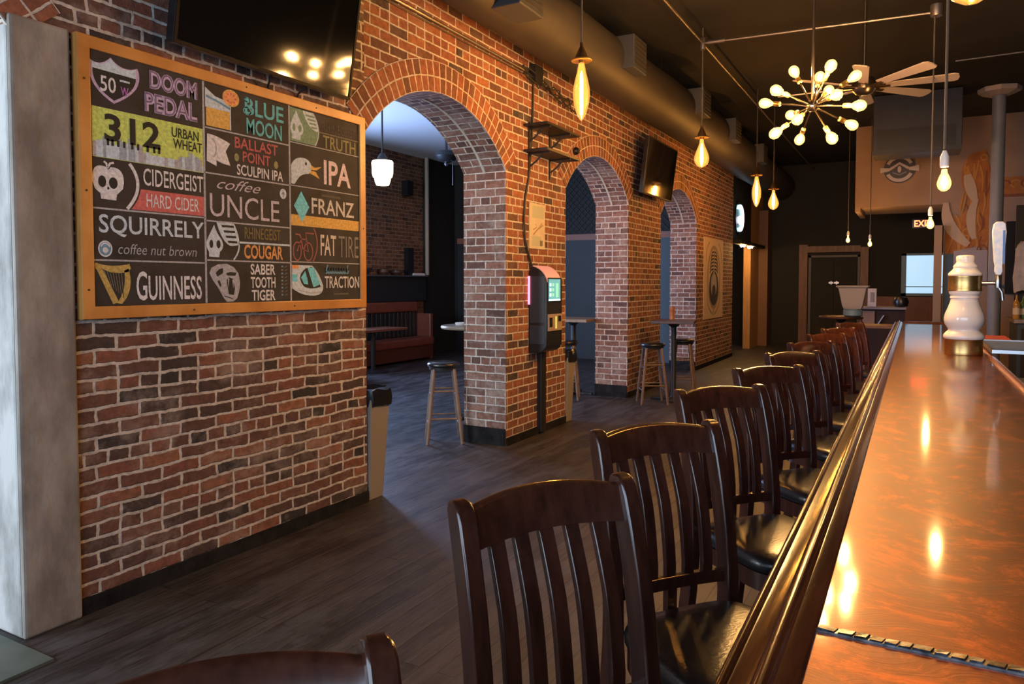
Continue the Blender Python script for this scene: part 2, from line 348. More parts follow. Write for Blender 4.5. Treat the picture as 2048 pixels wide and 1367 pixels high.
# text outlines, gathered before the scene grows
def text_shape(s, bold=0.0, shear=0.0):
    c = bpy.data.curves.new('lettering_source', 'FONT'); c.body = s; c.offset = bold; c.resolution_u = 3; c.shear = shear
    o = bpy.data.objects.new('lettering_source', c); COL.objects.link(o)
    dg = bpy.context.evaluated_depsgraph_get(); me = bpy.data.meshes.new_from_object(o.evaluated_get(dg))
    vs = [(v.co.x, v.co.y) for v in me.vertices]; fs = [tuple(p.vertices) for p in me.polygons]
    bpy.data.meshes.remove(me); bpy.data.objects.remove(o); bpy.data.curves.remove(c)
    return vs, fs
TEXTS = {}
def get_text(s, bold=0.0, shear=0.0):
    k = (s, bold, shear)
    if k not in TEXTS: TEXTS[k] = text_shape(s, bold, shear)
    return TEXTS[k]

class Art(MB):
    """flat paint and lettering on a plane: map(u, v, layer) -> world"""
    flat = True
    def __init__(s, mp): super().__init__(); s.mp = mp; s.ly = 1
    def shape(s, pts, mi=0, ly=None): s.poly([s.mp(u, v, ly or s.ly) for u, v in pts], mi)
    def rect(s, u0, v0, u1, v1, mi=0, ly=None): s.shape([(u0, v0), (u1, v0), (u1, v1), (u0, v1)], mi, ly)
    def ell(s, cu, cv, ru, rv, mi=0, ly=None, n=28, a0=0, a1=2*PI):
        s.shape([(cu+ru*math.cos(a0+(a1-a0)*i/n), cv+rv*math.sin(a0+(a1-a0)*i/n)) for i in range(n if abs(a1-a0-2*PI) < 1e-6 else n+1)], mi, ly)
    def line(s, pts, w, mi=0, ly=None):
        P = [Vector((u, v)) for u, v in pts]; Lf = []; Rf = []
        for i, p in enumerate(P):
            t = ((P[i+1]-p) if i == 0 else (p-P[i-1]) if i == len(P)-1 else (P[i+1]-P[i-1]))
            t = t.normalized() if t.length > 0 else Vector((1, 0)); n = Vector((-t.y, t.x))*w/2
            Lf.append(p+n); Rf.append(p-n)
        for i in range(len(P)-1):
            s.shape([tuple(Rf[i]), tuple(Rf[i+1]), tuple(Lf[i+1]), tuple(Lf[i])], mi, ly)
    def ring(s, cu, cv, ru, rv, w, mi=0, ly=None, a0=0, a1=2*PI, n=32):
        s.line([(cu+ru*math.cos(a0+(a1-a0)*i/n), cv+rv*math.sin(a0+(a1-a0)*i/n)) for i in range(n+1)], w, mi, ly)
    marks = None
    def text(s, st, u0, v0, u1, v1, mi=0, ly=None, bold=0.0, shear=0.0):
        vs, fs = get_text(st, bold, shear)
        x0 = min(v[0] for v in vs); x1 = max(v[0] for v in vs); y0 = min(v[1] for v in vs); y1 = max(v[1] for v in vs)
        s.marks = (s.marks or []) + [len(s.f)]
        b = len(s.v)
        s.v += [tuple(s.mp(u0+(x-x0)/(x1-x0)*(u1-u0), v0+(y-y0)/(y1-y0)*(v1-v0), ly or s.ly)) for x, y in vs]
        for f in fs: s.face([b+i for i in f], mi)

# ------------------------------------------------------------------ setting
XW = -3.328          # face of the brick arcade wall
XB = -3.79           # its other face
CZ = 4.42            # ceiling
ZS, ZA = 2.57, 3.04  # arch springing and crown
YEND = 15.53
ARCHES = [(-0.27, 1.69), (3.912, 5.885), (7.21, 9.18), (10.60, 12.62)]
def arc(ya, yb, n=22, extra=0.0):
    s = (yb-ya)/2; h = ZA-ZS; r = (s*s+h*h)/(2*h); cy = (ya+yb)/2; cz = ZA-r; a = math.asin(s/r)
    out = []
    for i in range(n+1):
        p = -a+2*a*i/n; out.append((cy+(r+extra)*math.sin(p), cz+(r+extra)*math.cos(p), r*p))
    return out
mb = MB()
def yz(mb, X, pts, mi, flip=False):
    P = [(X, y, z) for y, z in pts]; U = [(y, z) for y, z in pts]
    if flip: P.reverse(); U.reverse()
    mb.poly(P, mi, U)
for X, fl in ((XW, False), (XB, True)):
    y = -2.2
    for k, (ya, yb) in enumerate(ARCHES + [(YEND, None)]):
        mi = 0 if k < 2 else 1
        yz(mb, X, [(y, 0), (ya, 0), (ya, CZ), (y, CZ)], mi, fl)
        if yb is None: break
        P = arc(ya, yb)
        for p, q in zip(P, P[1:]): yz(mb, X, [(p[0], p[1]), (q[0], q[1]), (q[0], CZ), (p[0], CZ)], 1 if k else 0, fl)
        y = yb
for (ya, yb) in ARCHES:
    for yy, fl in ((ya, True), (yb, False)):
        P = [(XW, yy, 0), (XB, yy, 0), (XB, yy, ZS), (XW, yy, ZS)]; U = [(-p[0], p[2]) for p in P]
        if fl: P.reverse(); U.reverse()
        mb.poly(P, 2, U)
    A = arc(ya, yb)
    for p, q in zip(A, A[1:]):
        mb.poly([(XW, p[0], p[1]), (XB, p[0], p[1]), (XB, q[0], q[1]), (XW, q[0], q[1])], 2, [(-XW, p[2]), (-XB, p[2]), (-XB, q[2]), (-XW, q[2])])
    # pale mortar seam along the middle of the soffit
    for p, q in zip(A[11:], A[12:]):
        def inn(a_, d=.003): return ((ya+yb)/2+(a_[0]-(ya+yb)/2)*(1-d), a_[1]-d)
        p_, q_ = inn(p), inn(q)
        mb.poly([(-3.545, p_[0], p_[1]), (-3.570, p_[0], p_[1]), (-3.570, q_[0], q_[1]), (-3.545, q_[0], q_[1])], 4, [(0, 0)]*4)
    # two rings of voussoirs, standing a touch proud of the wall
    O = arc(ya, yb, 22, 0.242); X = XW+0.006
    for p, q, po, qo in zip(A, A[1:], O, O[1:]):
        mb.poly([(X, p[0], p[1]), (X, q[0], q[1]), (X, qo[0], qo[1]), (X, po[0], po[1])], 3, [(0, p[2]), (0, q[2]), (0.242, q[2]), (0.242, p[2])])
        mb.poly([(X, qo[0], qo[1]), (XW, qo[0], qo[1]), (XW, po[0], po[1]), (X, po[0], po[1])], 3, [(0.242, q[2]), (0.25, q[2]), (0.25, p[2]), (0.242, p[2])])
        mb.poly([(XW, q[0], q[1]), (X, q[0], q[1]), (X, p[0], p[1]), (XW, p[0], p[1])], 3, [(0, q[2]), (0.006, q[2]), (0.006, p[2]), (0, p[2])])
mb.poly([(XW, YEND, 0), (XB, YEND, 0), (XB, YEND, CZ), (XW, YEND, CZ)], 1, [(0, 0), (0.45, 0), (0.45, CZ), (0, CZ)])
mb.flat = True
struct(mb, 'wall_left', [BR, BRP, BRS, BRA, mat('seam_mortar', (0.52, 0.46, 0.38), 0.9)])

mb = MB(); mb.box((-9.3, -2.2, -0.05), (3.3, 19.2, 0)); struct(mb, 'floor', FLOOR)
mb = MB(); mb.box((XW-0.01, -2.2, CZ), (3.3, 19.2, CZ+0.1)); struct(mb, 'ceiling', CEIL)
mb = MB(); mb.box((-9.4, -2.2, 4.15), (XB, 13.7, 4.25)); struct(mb, 'ceiling_dining', CEILW)
# front wall with two wide shop windows
def wall_with_hole(mb, x0, x1, hx0, hx1, z0, z1, Y0, Y1, top=CZ):
    mb.box((x0, Y0, 0), (hx0, Y1, top)); mb.box((hx1, Y0, 0), (x1, Y1, top)); mb.box((hx0, Y0, 0), (hx1, Y1, z0)); mb.box((hx0, Y0, z1), (hx1, Y1, top))
mb = MB(); wall_with_hole(mb, XB, 3.3, -3.0, 2.4, 0.7, 3.1, -2.4, -2.2); struct(mb, 'wall_front', BLACKW)
mb = MB(); wall_with_hole(mb, -9.5, XB, -8.5, -4.3, 0.7, 3.1, -2.4, -2.2, 4.25); struct(mb, 'wall_front_dining', PLASTER)
mb = MB(); mb.box((3.2, -2.2, 0), (3.4, 19.2, CZ)); struct(mb, 'wall_right', BLACKW)
mb = MB(); mb.box((-4.6, 19.0, 0), (3.3, 19.2, CZ)); struct(mb, 'wall_back', BLACKW)
# dining room beyond the arches
mb = MB(); mb.flat = True
XL = -9.1
def lw(y0, y1, z0, z1): mb.poly([(XL, y0, z0), (XL, y1, z0), (XL, y1, z1), (XL, y0, z1)], 0, [(y0, z0), (y1, z0), (y1, z1), (y0, z1)])
lw(-2.2, 7.25, 0, 4.15); lw(8.75, 12.55, 0, 4.15); lw(7.25, 8.75, 0, 1.0); lw(7.25, 8.75, 3.1, 4.15)
for y in (7.25, 8.75):
    mb.poly([(XL, y, 1.0), (XL-0.2, y, 1.0), (XL-0.2, y, 3.1), (XL, y, 3.1)], 0, [(0, 1), (0.2, 1), (0.2, 3.1), (0, 3.1)])
struct(mb, 'wall_left_dining', BRL)
mb = MB(); mb.box((-9.4, 12.55, 0), (-9.0, 13.6, 4.15)); mb.box((-9.4, 13.6, 0), (XB, 13.8, 4.15)); struct(mb, 'wall_back_dining', BLACKW)
mb = MB(); mb.box((-8.9, 13.57, 0), (-4.75, 13.6, 2.40), 0); mb.box((-4.75, 13.57, 0), (XB, 13.6, 2.40), 1); struct(mb, 'trim_1', [SLATE, SLATE_LIT])
mb = MB(); mb.box((-8.9, 13.55, 2.40), (XB, 13.6, 2.52)); struct(mb, 'trim_2', mat('rust_rail', (0.22, 0.09, 0.06), 0.6))
mb = MB()
for i in range(34):
    x = -8.0+i*0.13
    for sgn in (-1, 1):
        a = Vector((x, 13.585, 2.55)); b = Vector((x+sgn*1.5, 13.585, 4.1))
        if b.x > XB-0.05 or b.x < -8.9: continue
        mb.tube([a, b], 0.006, 4)
struct(mb, 'trim_3', mat('lattice_wire', (0.018, 0.018, 0.018), 0.6))
mb = MB(); mb.tube([(-8.98, 12.52, 1.70), (-8.98, 12.52, 4.15)], 0.045, 10)
solo(mb, 'vertical_pipe', mat('pipe_paint', (0.30, 0.25, 0.20), 0.5), 'pale vertical pipe at the end of the brick wall in the room beyond the arch', 'pipe', (-8.98, 12.52, 1.70), smooth=True)
# plaster cladding on the first jamb
mb = MB()
mb.box((XB-0.02, 1.655, 0.0), (XW-0.0, 1.69, 2.66), 1)
mb.box((XW, 1.655, 0.0), (XW+0.028, 1.905, 2.655), 0)
struct(mb, 'trim_4', [PLASTER, PLASTER_W], bevel=0.012)
mb = MB(); mb.box((XB, -0.27, 0.0), (-3.02, 1.62, 0.012)); struct(mb, 'trim_5', mat('threshold_stone', (0.055, 0.070, 0.055), 0.5, c2=(0.085, 0.10, 0.085), nscale=5))
# tarred base strip along the arcade wall
mb = MB()
for a, b in ((1.91, 3.905), (5.89, 7.205), (9.185, 10.595), (12.625, YEND)): mb.box((XW, a, 0), (XW+0.016, b, 0.075))
for (ya, yb) in ARCHES[1:]:
    mb.box((XB, yb-0.016, 0), (XW, yb, 0.16)); mb.box((XB, ya, 0), (XW, ya+0.012, 0.10))
struct(mb, 'baseboard_left', mat('tarred_base', (0.005, 0.005, 0.006), 0.8, spec=0.15, c2=(0.020, 0.018, 0.018), nscale=8, bump=0.3, bscale=30))

# doorway at the far end of the arcade wall
mb = MB()
mb.box((-3.50, 17.5, 0), (-3.34, 19.0, CZ), 0)
mb.box((-3.50, YEND, 2.42), (-3.34, 17.5, CZ), 1)
struct(mb, 'wall_left_rear', [GOLDW, BLACKW])
mb = MB(); mb.box((-4.6, 15.5, 0), (-4.5, 19.0, CZ)); mb.box((-4.6, 15.4, 0), (XB, 15.5, CZ)); struct(mb, 'wall_passage', BLACKW)
mb = MB(); mb.box((-3.34, 18.5, 0), (-3.13, 18.98, 3.3)); struct(mb, 'trim_6', mat('brown_post', (0.16, 0.075, 0.035), 0.6))
mb = MB(); mb.box((-3.34, YEND+0.01, 2.36), (-3.16, 18.3, 2.43)); struct(mb, 'trim_7', BLACKW)
for i, y in enumerate((16.15, 16.95)):
    mb = MB(); mb.lathe([(0.05, 0), (0.06, 0.035), (0.05, 0.045)], (-3.25, y, 2.315), 12)
    solo(mb, 'puck_light', mat('lit_puck', (1, .8, .5), 0.3, emit=(1, 0.55, 0.18), estr=160), ('nearer' if i == 0 else 'farther')+' small warm puck light under the lintel of the far doorway', 'light', (-3.25, y, 2.315), 'puck lights over the far doorway', smooth=True)

# back wall: wainscot, window, double door
mb = MB(); mb.box((-0.85, 18.95, 0), (3.2, 19.0, 1.22)); struct(mb, 'trim_8', mat('red_wainscot', (0.12, 0.035, 0.022), 0.5, c2=(0.16, 0.05, 0.03), nscale=4, stretch=(12, 1, 0.5)))
win = thing('window_1', 'bright blue daylight window with blind on back wall', 'window', (0.17, 18.95, 1.26)); win['kind'] = 'structure'
mb = MB(); x0, x1, z0, z1 = -0.26, 0.62, 1.24, 2.21
for a, b in (((x0, 18.9, z0), (x1, 19.0, z0+.06)), ((x0, 18.9, z1-.05), (x1, 19.0, z1)), ((x0, 18.9, z0), (x0+.10, 19.0, z1)), ((x1-.06, 18.9, z0), (x1, 19.0, z1))): mb.box(a, b)
part(mb, 'window_frame', mat('blue_frame', (0.13, 0.24, 0.38), 0.5), win)
mb = MB(); mb.box((x0+.1, 18.95, z0+.06), (x1-.06, 18.96, z1-.05)); part(mb, 'window_pane', mat('daylit_pane', (0.6, 0.8, 1), 0.3, emit=(0.34, 0.66, 0.92), estr=0.5), win)
mb = MB(); mb.box((x0+.1, 18.93, z0+.20), (x1-.06, 18.95, z0+.22)); part(mb, 'blind_rail', mat('blind_rail', (0.45, 0.6, 0.7), 0.5), win)
door = thing('door_1', 'black double door in a red-brown frame on back wall', 'door', (-1.7, 18.95, 0)); door['kind'] = 'structure'
mb = MB()
mb.box((-2.46, 18.88, 0), (-2.27, 19.0, 2.46)); mb.box((-1.11, 18.88, 0), (-0.94, 19.0, 2.38)); mb.box((-2.27, 18.88, 2.27), (-1.11, 19.0, 2.42))
part(mb, 'door_frame', DOORW, door)
mb = MB(); mb.box((-2.25, 18.93, 0), (-2.19, 18.97, 2.2)); mb.box((-1.17, 18.93, 0), (-1.12, 18.97, 2.2)); mb.box((-2.25, 18.93, 2.15), (-1.12, 18.97, 2.2)); part(mb, 'inner_trim', mat('grey_trim', (0.06, 0.06, 0.065), 0.5), door)
for xx in (-2.18, -1.68):
    mb = MB(); mb.box((xx, 18.95, 0.01), (xx+0.49, 18.98, 2.14)); lf = part(mb, 'door_leaf', BLACKW, door)
    h = MB(); hx = -1.74 if xx < -2 else -1.62
    h.box((hx-.05, 18.90, 1.52), (hx+.05, 18.93, 1.56)); h.box((hx-.012, 18.92, 1.5), (hx+.012, 18.96, 1.58)); h.build('door_handle', STEEL, parent=lf, off=door.location)

# bulkhead and mural wall beyond the bar
mb = MB(); mb.box((-0.99, 15.0, 2.93), (0.45, 16.6, CZ)); mb.box((-0.99, 15.02, 2.86), (-0.90, 16.6, 2.93)); struct(mb, 'wall_bulkhead', BEIGE)
mb = MB(); mb.box((0.45, 15.0, 0), (3.2, 15.2, CZ)); struct(mb, 'wall_mural', BEIGE)
mb = MB(); mb.box((0.30, 14.88, 0), (0.42, 15.0, 2.55)); struct(mb, 'trim_9', mat('tan_post', (0.32, 0.21, 0.13), 0.6))
mb = MB(); mb.box((0.46, 14.94, 0), (0.60, 15.0, 2.05)); mb.box((1.15, 14.94, 1.45), (3.2, 14.96, 1.5)); struct(mb, 'trim_10', mat('teal_trim', (0.03, 0.07, 0.10), 0.5))
mb = MB(); mb.box((0.60, 14.93, 1.50), (1.10, 15.0, 2.10)); struct(mb, 'trim_11', mat('lavender_panel', (0.36, 0.31, 0.33), 0.7))
mb = MB(); mb.box((1.36, 14.9, 1.35), (3.2, 15.0, 2.58)); struct(mb, 'trim_12', BLACKW)

# ------------------------------------------------------------------ chalkboard menu
BX = -3.29
cb = thing('chalkboard', 'oak-framed chalkboard of hand-lettered beer names on brick wall', 'chalkboard', (BX, 2.89, 1.365))
mb = MB()
y0, y1, z0, z1, fw = 1.922, 3.863, 1.365, 2.650, 0.058
O = [(y0, z0), (y1, z0), (y1, z1), (y0, z1)]; I = [(y0+fw, z0+fw), (y1-fw, z0+fw), (y1-fw, z1-fw), (y0+fw, z1-fw)]
for k in range(4):
    a, b = O[k], O[(k+1) % 4]; c, d = I[(k+1) % 4], I[k]
    mb.rings([[(X, p[0], p[1]) for p in (a, b, c, d)] for X in (XW+0.002, BX+0.012)])
fr = part(mb, 'frame', OAK, cb, bevel=0.004)
mb = MB()
for (y, z) in ((1.95, 2.45), (1.95, 1.95), (1.95, 1.5), (2.5, 1.392), (3.2, 1.393), (2.86, 2.622), (3.4, 2.62), (3.835, 1.9)): mb.lathe([(0.005, 0), (0.005, 0.002)], (BX+0.0125, y, z), 8, axis=(1, 0, 0))
mb.build('screw', mat('screw_dark', (0.03, 0.015, 0.01), 0.5), parent=fr, off=cb.location)
mb = MB(); mb.box((BX-0.02, y0+fw-.004, z0+fw-.004), (BX, y1-fw+.004, z1-fw+.004))
part(mb, 'board_panel', mat('chalk_slate', (0.009, 0.009, 0.012), 0.75, c2=(0.028, 0.028, 0.036), nscale=7, detail=9), cb)
bmap = lambda u, v, ly: (BX+0.0006*ly, u, v)
CH = {}
def ch(name, c):
    if name not in CH:
        CH[name] = mat('chalk_'+name, tuple(x*0.82 for x in c), 0.9, c2=tuple(min(.9, x*1.3) for x in c), nscale=60, detail=6)
    return CH[name]
WHT = ch('white', (0.62, 0.62, 0.66)); LAV = ch('lavender', (0.48, 0.38, 0.58)); PUR = ch('purple', (0.36, 0.14, 0.45)); TEAL = ch('teal', (0.12, 0.42, 0.48))
LIME = ch('lime', (0.50, 0.62, 0.15)); INK = mat('ink_black', (0.014, 0.015, 0.014), 0.8); PALEB = ch('pale_blue', (0.48, 0.58, 0.68)); RED = ch('red', (0.52, 0.13, 0.12))
GLD = ch('gold', (0.44, 0.31, 0.09)); AMB = ch('amber', (0.60, 0.38, 0.10)); ORG = ch('orange', (0.68, 0.30, 0.12)); GRN = ch('green', (0.17, 0.27, 0.18)); CYAN = ch('cyan', (0.16, 0.55, 0.70))
RUST = ch('rust', (0.30, 0.10, 0.10)); DIM = ch('dim', (0.17, 0.16, 0.12)); OLV = ch('olive', (0.25, 0.24, 0.12)); GRY = ch('grey', (0.36, 0.37, 0.42)); ORL = ch('cougar', (0.60, 0.30, 0.11)); BLU = ch('blue', (0.13, 0.28, 0.42))
SL = MATS['chalk_slate']
# white rules between the panels
g = Art(bmap)
UA, UB, U1, U2, V0, V1 = 1.981, 3.804, 2.585, 3.185, 1.424, 2.592
for u in (U1, U2): g.rect(u-.006, V0, u+.006, V1)
for v in (1.876, 1.637): g.rect(UA, v-.004, U1, v+.004)
for v in (2.354, 2.116, 1.862, 1.653): g.rect(U1, v-.004, U2, v+.004)
for v in (2.379, 2.12, 1.66): g.rect(U2, v-.003, UB, v+.003)
part(g, 'ruled_lines', GRY, cb)
def cell(u0, v0, u1, v1, m_=None):
    a = Art(bmap); a.ly = 1; a.rect(u0+.007, v0+.005, u1-.007, v1-.005, ly=0.6)
    return part(a, 'menu_panel', m_ or SL, cb)
def sub(a, name, mats, p):
    if not a.marks or len(a.marks) < 2: return a.build(name, mats, parent=p, off=cb.location)
    st = [0]+a.marks[1:]; en = a.marks[1:]+[len(a.f)]
    for i0, i1 in zip(st, en):       # every line of lettering is a piece of its own
        b = MB(); b.flat = True; ix = {}
        for k in range(i0, i1):
            q = []
            for vi in a.f[k]:
                if vi not in ix: ix[vi] = b.vert(a.v[vi])
                q.append(ix[vi])
            b.face(q, a.mi[k])
        b.build(name, mats, parent=p, off=cb.location)
def qc(p0, p1, p2, n=10): return [((1-t)**2*p0[0]+2*t*(1-t)*p1[0]+t*t*p2[0], (1-t)**2*p0[1]+2*t*(1-t)*p1[1]+t*t*p2[1]) for t in [i/n for i in range(n+1)]]
def squig(u0, u1, v, h, n): return [(u0+(u1-u0)*i/(n*6)+h*.35*math.sin(i*PI/3+.9), v+h*math.sin(i*PI/3)) for i in range(n*6+1)]
# 1: 50 W shield / DOOM PEDAL
p = cell(UA, 2.34, U1, V1)
a = Art(bmap); top = qc((1.984, 2.548), (2.03, 2.52), (2.083, 2.578)) + qc((2.083, 2.578), (2.14, 2.52), (2.216, 2.560))
side = qc((2.216, 2.560), (2.26, 2.46), (2.095, 2.368)) + qc((2.095, 2.368), (1.955, 2.43), (1.984, 2.548))
a.shape(top+side, 0, 1.2)
inn = [(2.10+(u-2.10)*.86, 2.468+(v-2.468)*.86) for u, v in top+side]; a.shape(inn, 1, 2)
a.shape([(1.992, 2.512)]+[(2.10+(u-2.10)*.93, 2.475+(v-2.475)*.93) for u, v in top]+[(2.208, 2.508)], 2, 3)
a.rect(2.125, 2.478, 2.175, 2.487, 2, 3)
sub(a, 'drawing', [LAV, INK, PALEB], p)
a = Art(bmap); a.text('50', 2.030, 2.415, 2.105, 2.487, 1, 4, 0.01); a.text('W', 2.128, 2.415, 2.168, 2.455, 2, 4, 0.03)
a.text('DOOM', 2.278, 2.482, 2.548, 2.572, 0, 3, 0.055); a.text('PEDAL', 2.250, 2.368, 2.545, 2.462, 0, 3, 0.055)
a.text('DOOM', 2.280, 2.484, 2.546, 2.570, 3, 4, -0.012); a.text('PEDAL', 2.252, 2.370, 2.543, 2.460, 3, 4, -0.012)
sub(a, 'lettering', [LAV, WHT, PUR, ch('dark_lavender', (0.16, 0.12, 0.22))], p)
# 2: 312 urban wheat over a skyline
p = cell(UA, 2.105, U1, 2.345, LIME)
a = Art(bmap); random.seed(3); u = UA+.01; a.rect(UA+.007, 2.112, U1-.007, 2.145, 0, 2)
while u < U1-.03:
    w = random.uniform(.010, .026); h = random.uniform(.03, .085)*(0.55+0.45*math.sin((u-UA)*13)); a.rect(u, 2.112, min(u+w, U1-.008), 2.145+max(h, .012), random.choice((0, 0, 1, 2)), 2+random.random()*.5); u += w*0.92
sub(a, 'drawing', [PALEB, GRY, ch('slate_blue', (0.30, 0.36, 0.44))], p)
a = Art(bmap); a.text('312', 2.045, 2.190, 2.330, 2.318, 0, 3.5, 0.025)
for du in (0.0, .022, .05, .08, .12, .15, .20, .235, .262): a.rect(2.055+du, 2.170, 2.067+du, 2.200, 0, 3.5)
a.text('URBAN', 2.395, 2.268, 2.552, 2.318, 0, 3, 0.012); a.text('WHEAT', 2.402, 2.212, 2.572, 2.262, 0, 3, 0.012); sub(a, 'lettering', INK, p)
# 3: skull apple / CIDERGEIST HARD CIDER
p = cell(UA, 1.876, U1, 2.105)
a = Art(bmap)
a.shape(qc((1.984, 2.0), (1.98, 2.085), (2.045, 2.07)) + qc((2.055, 2.062), (2.06, 2.055), (2.066, 2.062)) + qc((2.07, 2.07), (2.14, 2.08), (2.135, 2.0)) + [(2.13, 1.975), (2.10, 1.945), (2.096, 1.918), (2.024, 1.920), (2.02, 1.945), (1.995, 1.965)], 0, 2)
a.line([(2.056, 2.062), (2.052, 2.085), (2.040, 2.094)], .010, 0, 2); a.line([(2.058, 2.068), (2.070, 2.088), (2.088, 2.093)], .010, 0, 2)
a.ell(2.030, 2.000, .019, .027, 1, 3); a.ell(2.083, 1.998, .021, .027, 1, 3); a.ell(2.058, 1.972, .005, .007, 1, 3); 
a.line(qc((2.165, 2.10), (2.255, 2.0), (2.150, 1.884), 14), .016, 0, 2)
a.shape(qc((2.222, 1.985), (2.212, 1.93), (2.170, 1.884), 8) + [(2.578, 1.884), (2.578, 1.985)], 2, 1.5)
sub(a, 'drawing', [WHT, INK, RED], p)
a = Art(bmap); a.text('CIDERGEIST', 2.235, 2.006, 2.575, 2.090, 0, 3, 0.008); a.text('HARD CIDER', 2.250, 1.902, 2.548, 1.968, 0, 3, 0.004); sub(a, 'lettering', WHT, p)
# 4: SQUIRRELY coffee nut brown
p = cell(UA, 1.637, U1, 1.876)
a = Art(bmap); a.ell(2.038, 1.690, .034, .038, 0, 2); a.ell(2.038, 1.690, .028, .031, 1, 3); a.ell(2.038, 1.683, .013, .014, 0, 4); a.ring(2.038, 1.695, .020, .020, .006, 0, 4, 0.2, PI-.2); sub(a, 'drawing', [WHT, BLU], p)
a = Art(bmap); a.text('SQUIRRELY', 2.010, 1.748, 2.575, 1.850, 0, 3, 0.012); a.text('coffee nut brown', 2.100, 1.668, 2.528, 1.718, 1, 3, -0.004, 0.2); sub(a, 'lettering', [PALEB, GRY], p)
# 5: harp / GUINNESS
p = cell(UA, V0, U1, 1.637)
a = Art(bmap)
a.shape([(1.986, 1.612)] + qc((1.99, 1.625), (2.06, 1.60), (2.155, 1.622)) + [(2.162, 1.600), (2.150, 1.585)] + qc((2.150, 1.585), (2.08, 1.565), (2.02, 1.598)) + [(1.99, 1.595)], 0, 2)
a.shape(qc((2.150, 1.600), (2.180, 1.50), (2.115, 1.432)) + qc((2.090, 1.436), (2.14, 1.50), (2.128, 1.590)), 0, 2)
a.shape([(1.992, 1.600), (2.022, 1.596), (2.100, 1.440), (2.070, 1.432)], 0, 2.4)
for i in range(7): a.line([(2.030+.014*i, 1.590-.002*i), (2.052+.012*i, 1.530-.012*i)], .003, 1, 2)
sub(a, 'drawing', [GLD, DIM], p)
a = Art(bmap); a.text('G', 2.188, 1.446, 2.245, 1.588, 0, 3, 0.012); a.text('UINNESS', 2.252, 1.446, 2.556, 1.568, 0, 3, 0.012); sub(a, 'lettering', WHT, p)
# 6: beer glass / BLUE MOON
p = cell(U1, 2.354, U2, V1)
a = Art(bmap); a.rect(2.600, 2.365, 2.757, 2.462, 1, 2); a.shape([(2.596, 2.462), (2.757, 2.462), (2.757, 2.500), (2.715, 2.520), (2.66, 2.528), (2.596, 2.565)], 0, 2); a.line([(2.600, 2.520), (2.69, 2.500), (2.755, 2.480)], .012, 3, 3)
a.ell(2.762, 2.540, .056, .046, 2, 2.6); a.ring(2.762, 2.540, .05, .041, .008, 1, 3); a.rect(2.752, 2.365, 2.760, 2.500, 0, 3)
for k in range(8): a.ell(2.762+.03*math.cos(k*.785), 2.540+.025*math.sin(k*.785), .006, .005, 4, 3)
sub(a, 'drawing', [PALEB, AMB, ORG, BLU, RED], p)
a = Art(bmap); a.text('BLUE', 2.855, 2.474, 3.140, 2.566, 0, 3, 0.018); a.text('MOON', 2.865, 2.368, 3.125, 2.458, 0, 3, 0.018)
a.ring(2.872, 2.494, .026, .020, .006, 0, 3); a.ring(2.872, 2.556, .018, .012, .006, 0, 3); sub(a, 'lettering', TEAL, p)
# 7: ribbon / BALLAST POINT SCULPIN IPA
p = cell(U1, 2.116, U2, 2.354)
a = Art(bmap); a.shape([(2.605, 2.322)] + qc((2.605, 2.322), (2.66, 2.325), (2.752, 2.292)) + [(2.722, 2.245), (2.752, 2.172), (2.70, 2.178), (2.662, 2.190), (2.662, 2.158), (2.600, 2.178)], 0, 2)
a.ring(2.63, 2.25, .03, .05, .008, 1, 3, -1.2, 1.6); a.line([(2.662, 2.19), (2.70, 2.178)], .004, 1, 3); a.ell(2.795, 2.225, .016, .022, 2, 2); a.ell(3.078, 2.222, .016, .022, 2, 2); sub(a, 'drawing', [WHT, GRY, OLV], p)
a = Art(bmap); a.text('BALLAST', 2.782, 2.276, 3.092, 2.338, 0, 3, 0.02); a.text('POINT', 2.835, 2.206, 3.035, 2.266, 0, 3, 0.02); a.text('SCULPIN IPA', 2.795, 2.130, 3.130, 2.190, 1, 3, 0.015); sub(a, 'lettering', [ch('brick_red', (0.40, 0.11, 0.11)), WHT], p)
# 8: coffee UNCLE
p = cell(U1, 1.862, U2, 2.116)
a = Art(bmap); a.ell(3.130, 2.060, .026, .030, 0, 2); a.line([(3.118, 2.055), (3.130, 2.070), (3.142, 2.055)], .004, 1, 3); a.line([(3.130, 2.075), (3.130, 2.040)], .003, 1, 3); sub(a, 'drawing', [PALEB, INK], p)
a = Art(bmap); a.text('coffee', 2.660, 2.040, 2.960, 2.098, 0, 3, -0.004, 0.5); 
a.text('UNCLE', 2.615, 1.888, 3.098, 2.012, 0, 3, 0.0); sub(a, 'lettering', ch('pale_lilac', (0.50, 0.46, 0.54)), p)
# 9: drop skull and wing / RHINEGEIST COUGAR
p = cell(U1, 1.653, U2, 1.862)
def drop_skull(a, cu, cv, s, m0, m1, lw):
    a.shape(qc((cu, cv+.092*s), (cu+.012*s, cv+.05*s), (cu+.046*s, cv+.015*s)) + qc((cu+.046*s, cv+.015*s), (cu+.070*s, cv-.03*s), (cu+.034*s, cv-.052*s)) + [(cu+.030*s, cv-.082*s), (cu-.034*s, cv-.080*s), (cu-.036*s, cv-.052*s)] + qc((cu-.036*s, cv-.052*s), (cu-.062*s, cv-.02*s), (cu-.040*s, cv+.02*s)), m0, lw)
    a.ell(cu-.020*s, cv-.012*s, .012*s, .022*s, m1, lw+1); a.ell(cu+.026*s, cv-.012*s, .013*s, .022*s, m1, lw+1)
a = Art(bmap); drop_skull(a, 2.640, 1.752, 1.0, 0, 1, 2)
a.shape([(2.655, 1.858), (2.770, 1.858)] + qc((2.770, 1.858), (2.805, 1.80), (2.806, 1.742)) + [(2.76, 1.735)] + qc((2.745, 1.735), (2.69, 1.75), (2.655, 1.858)), 0, 2)
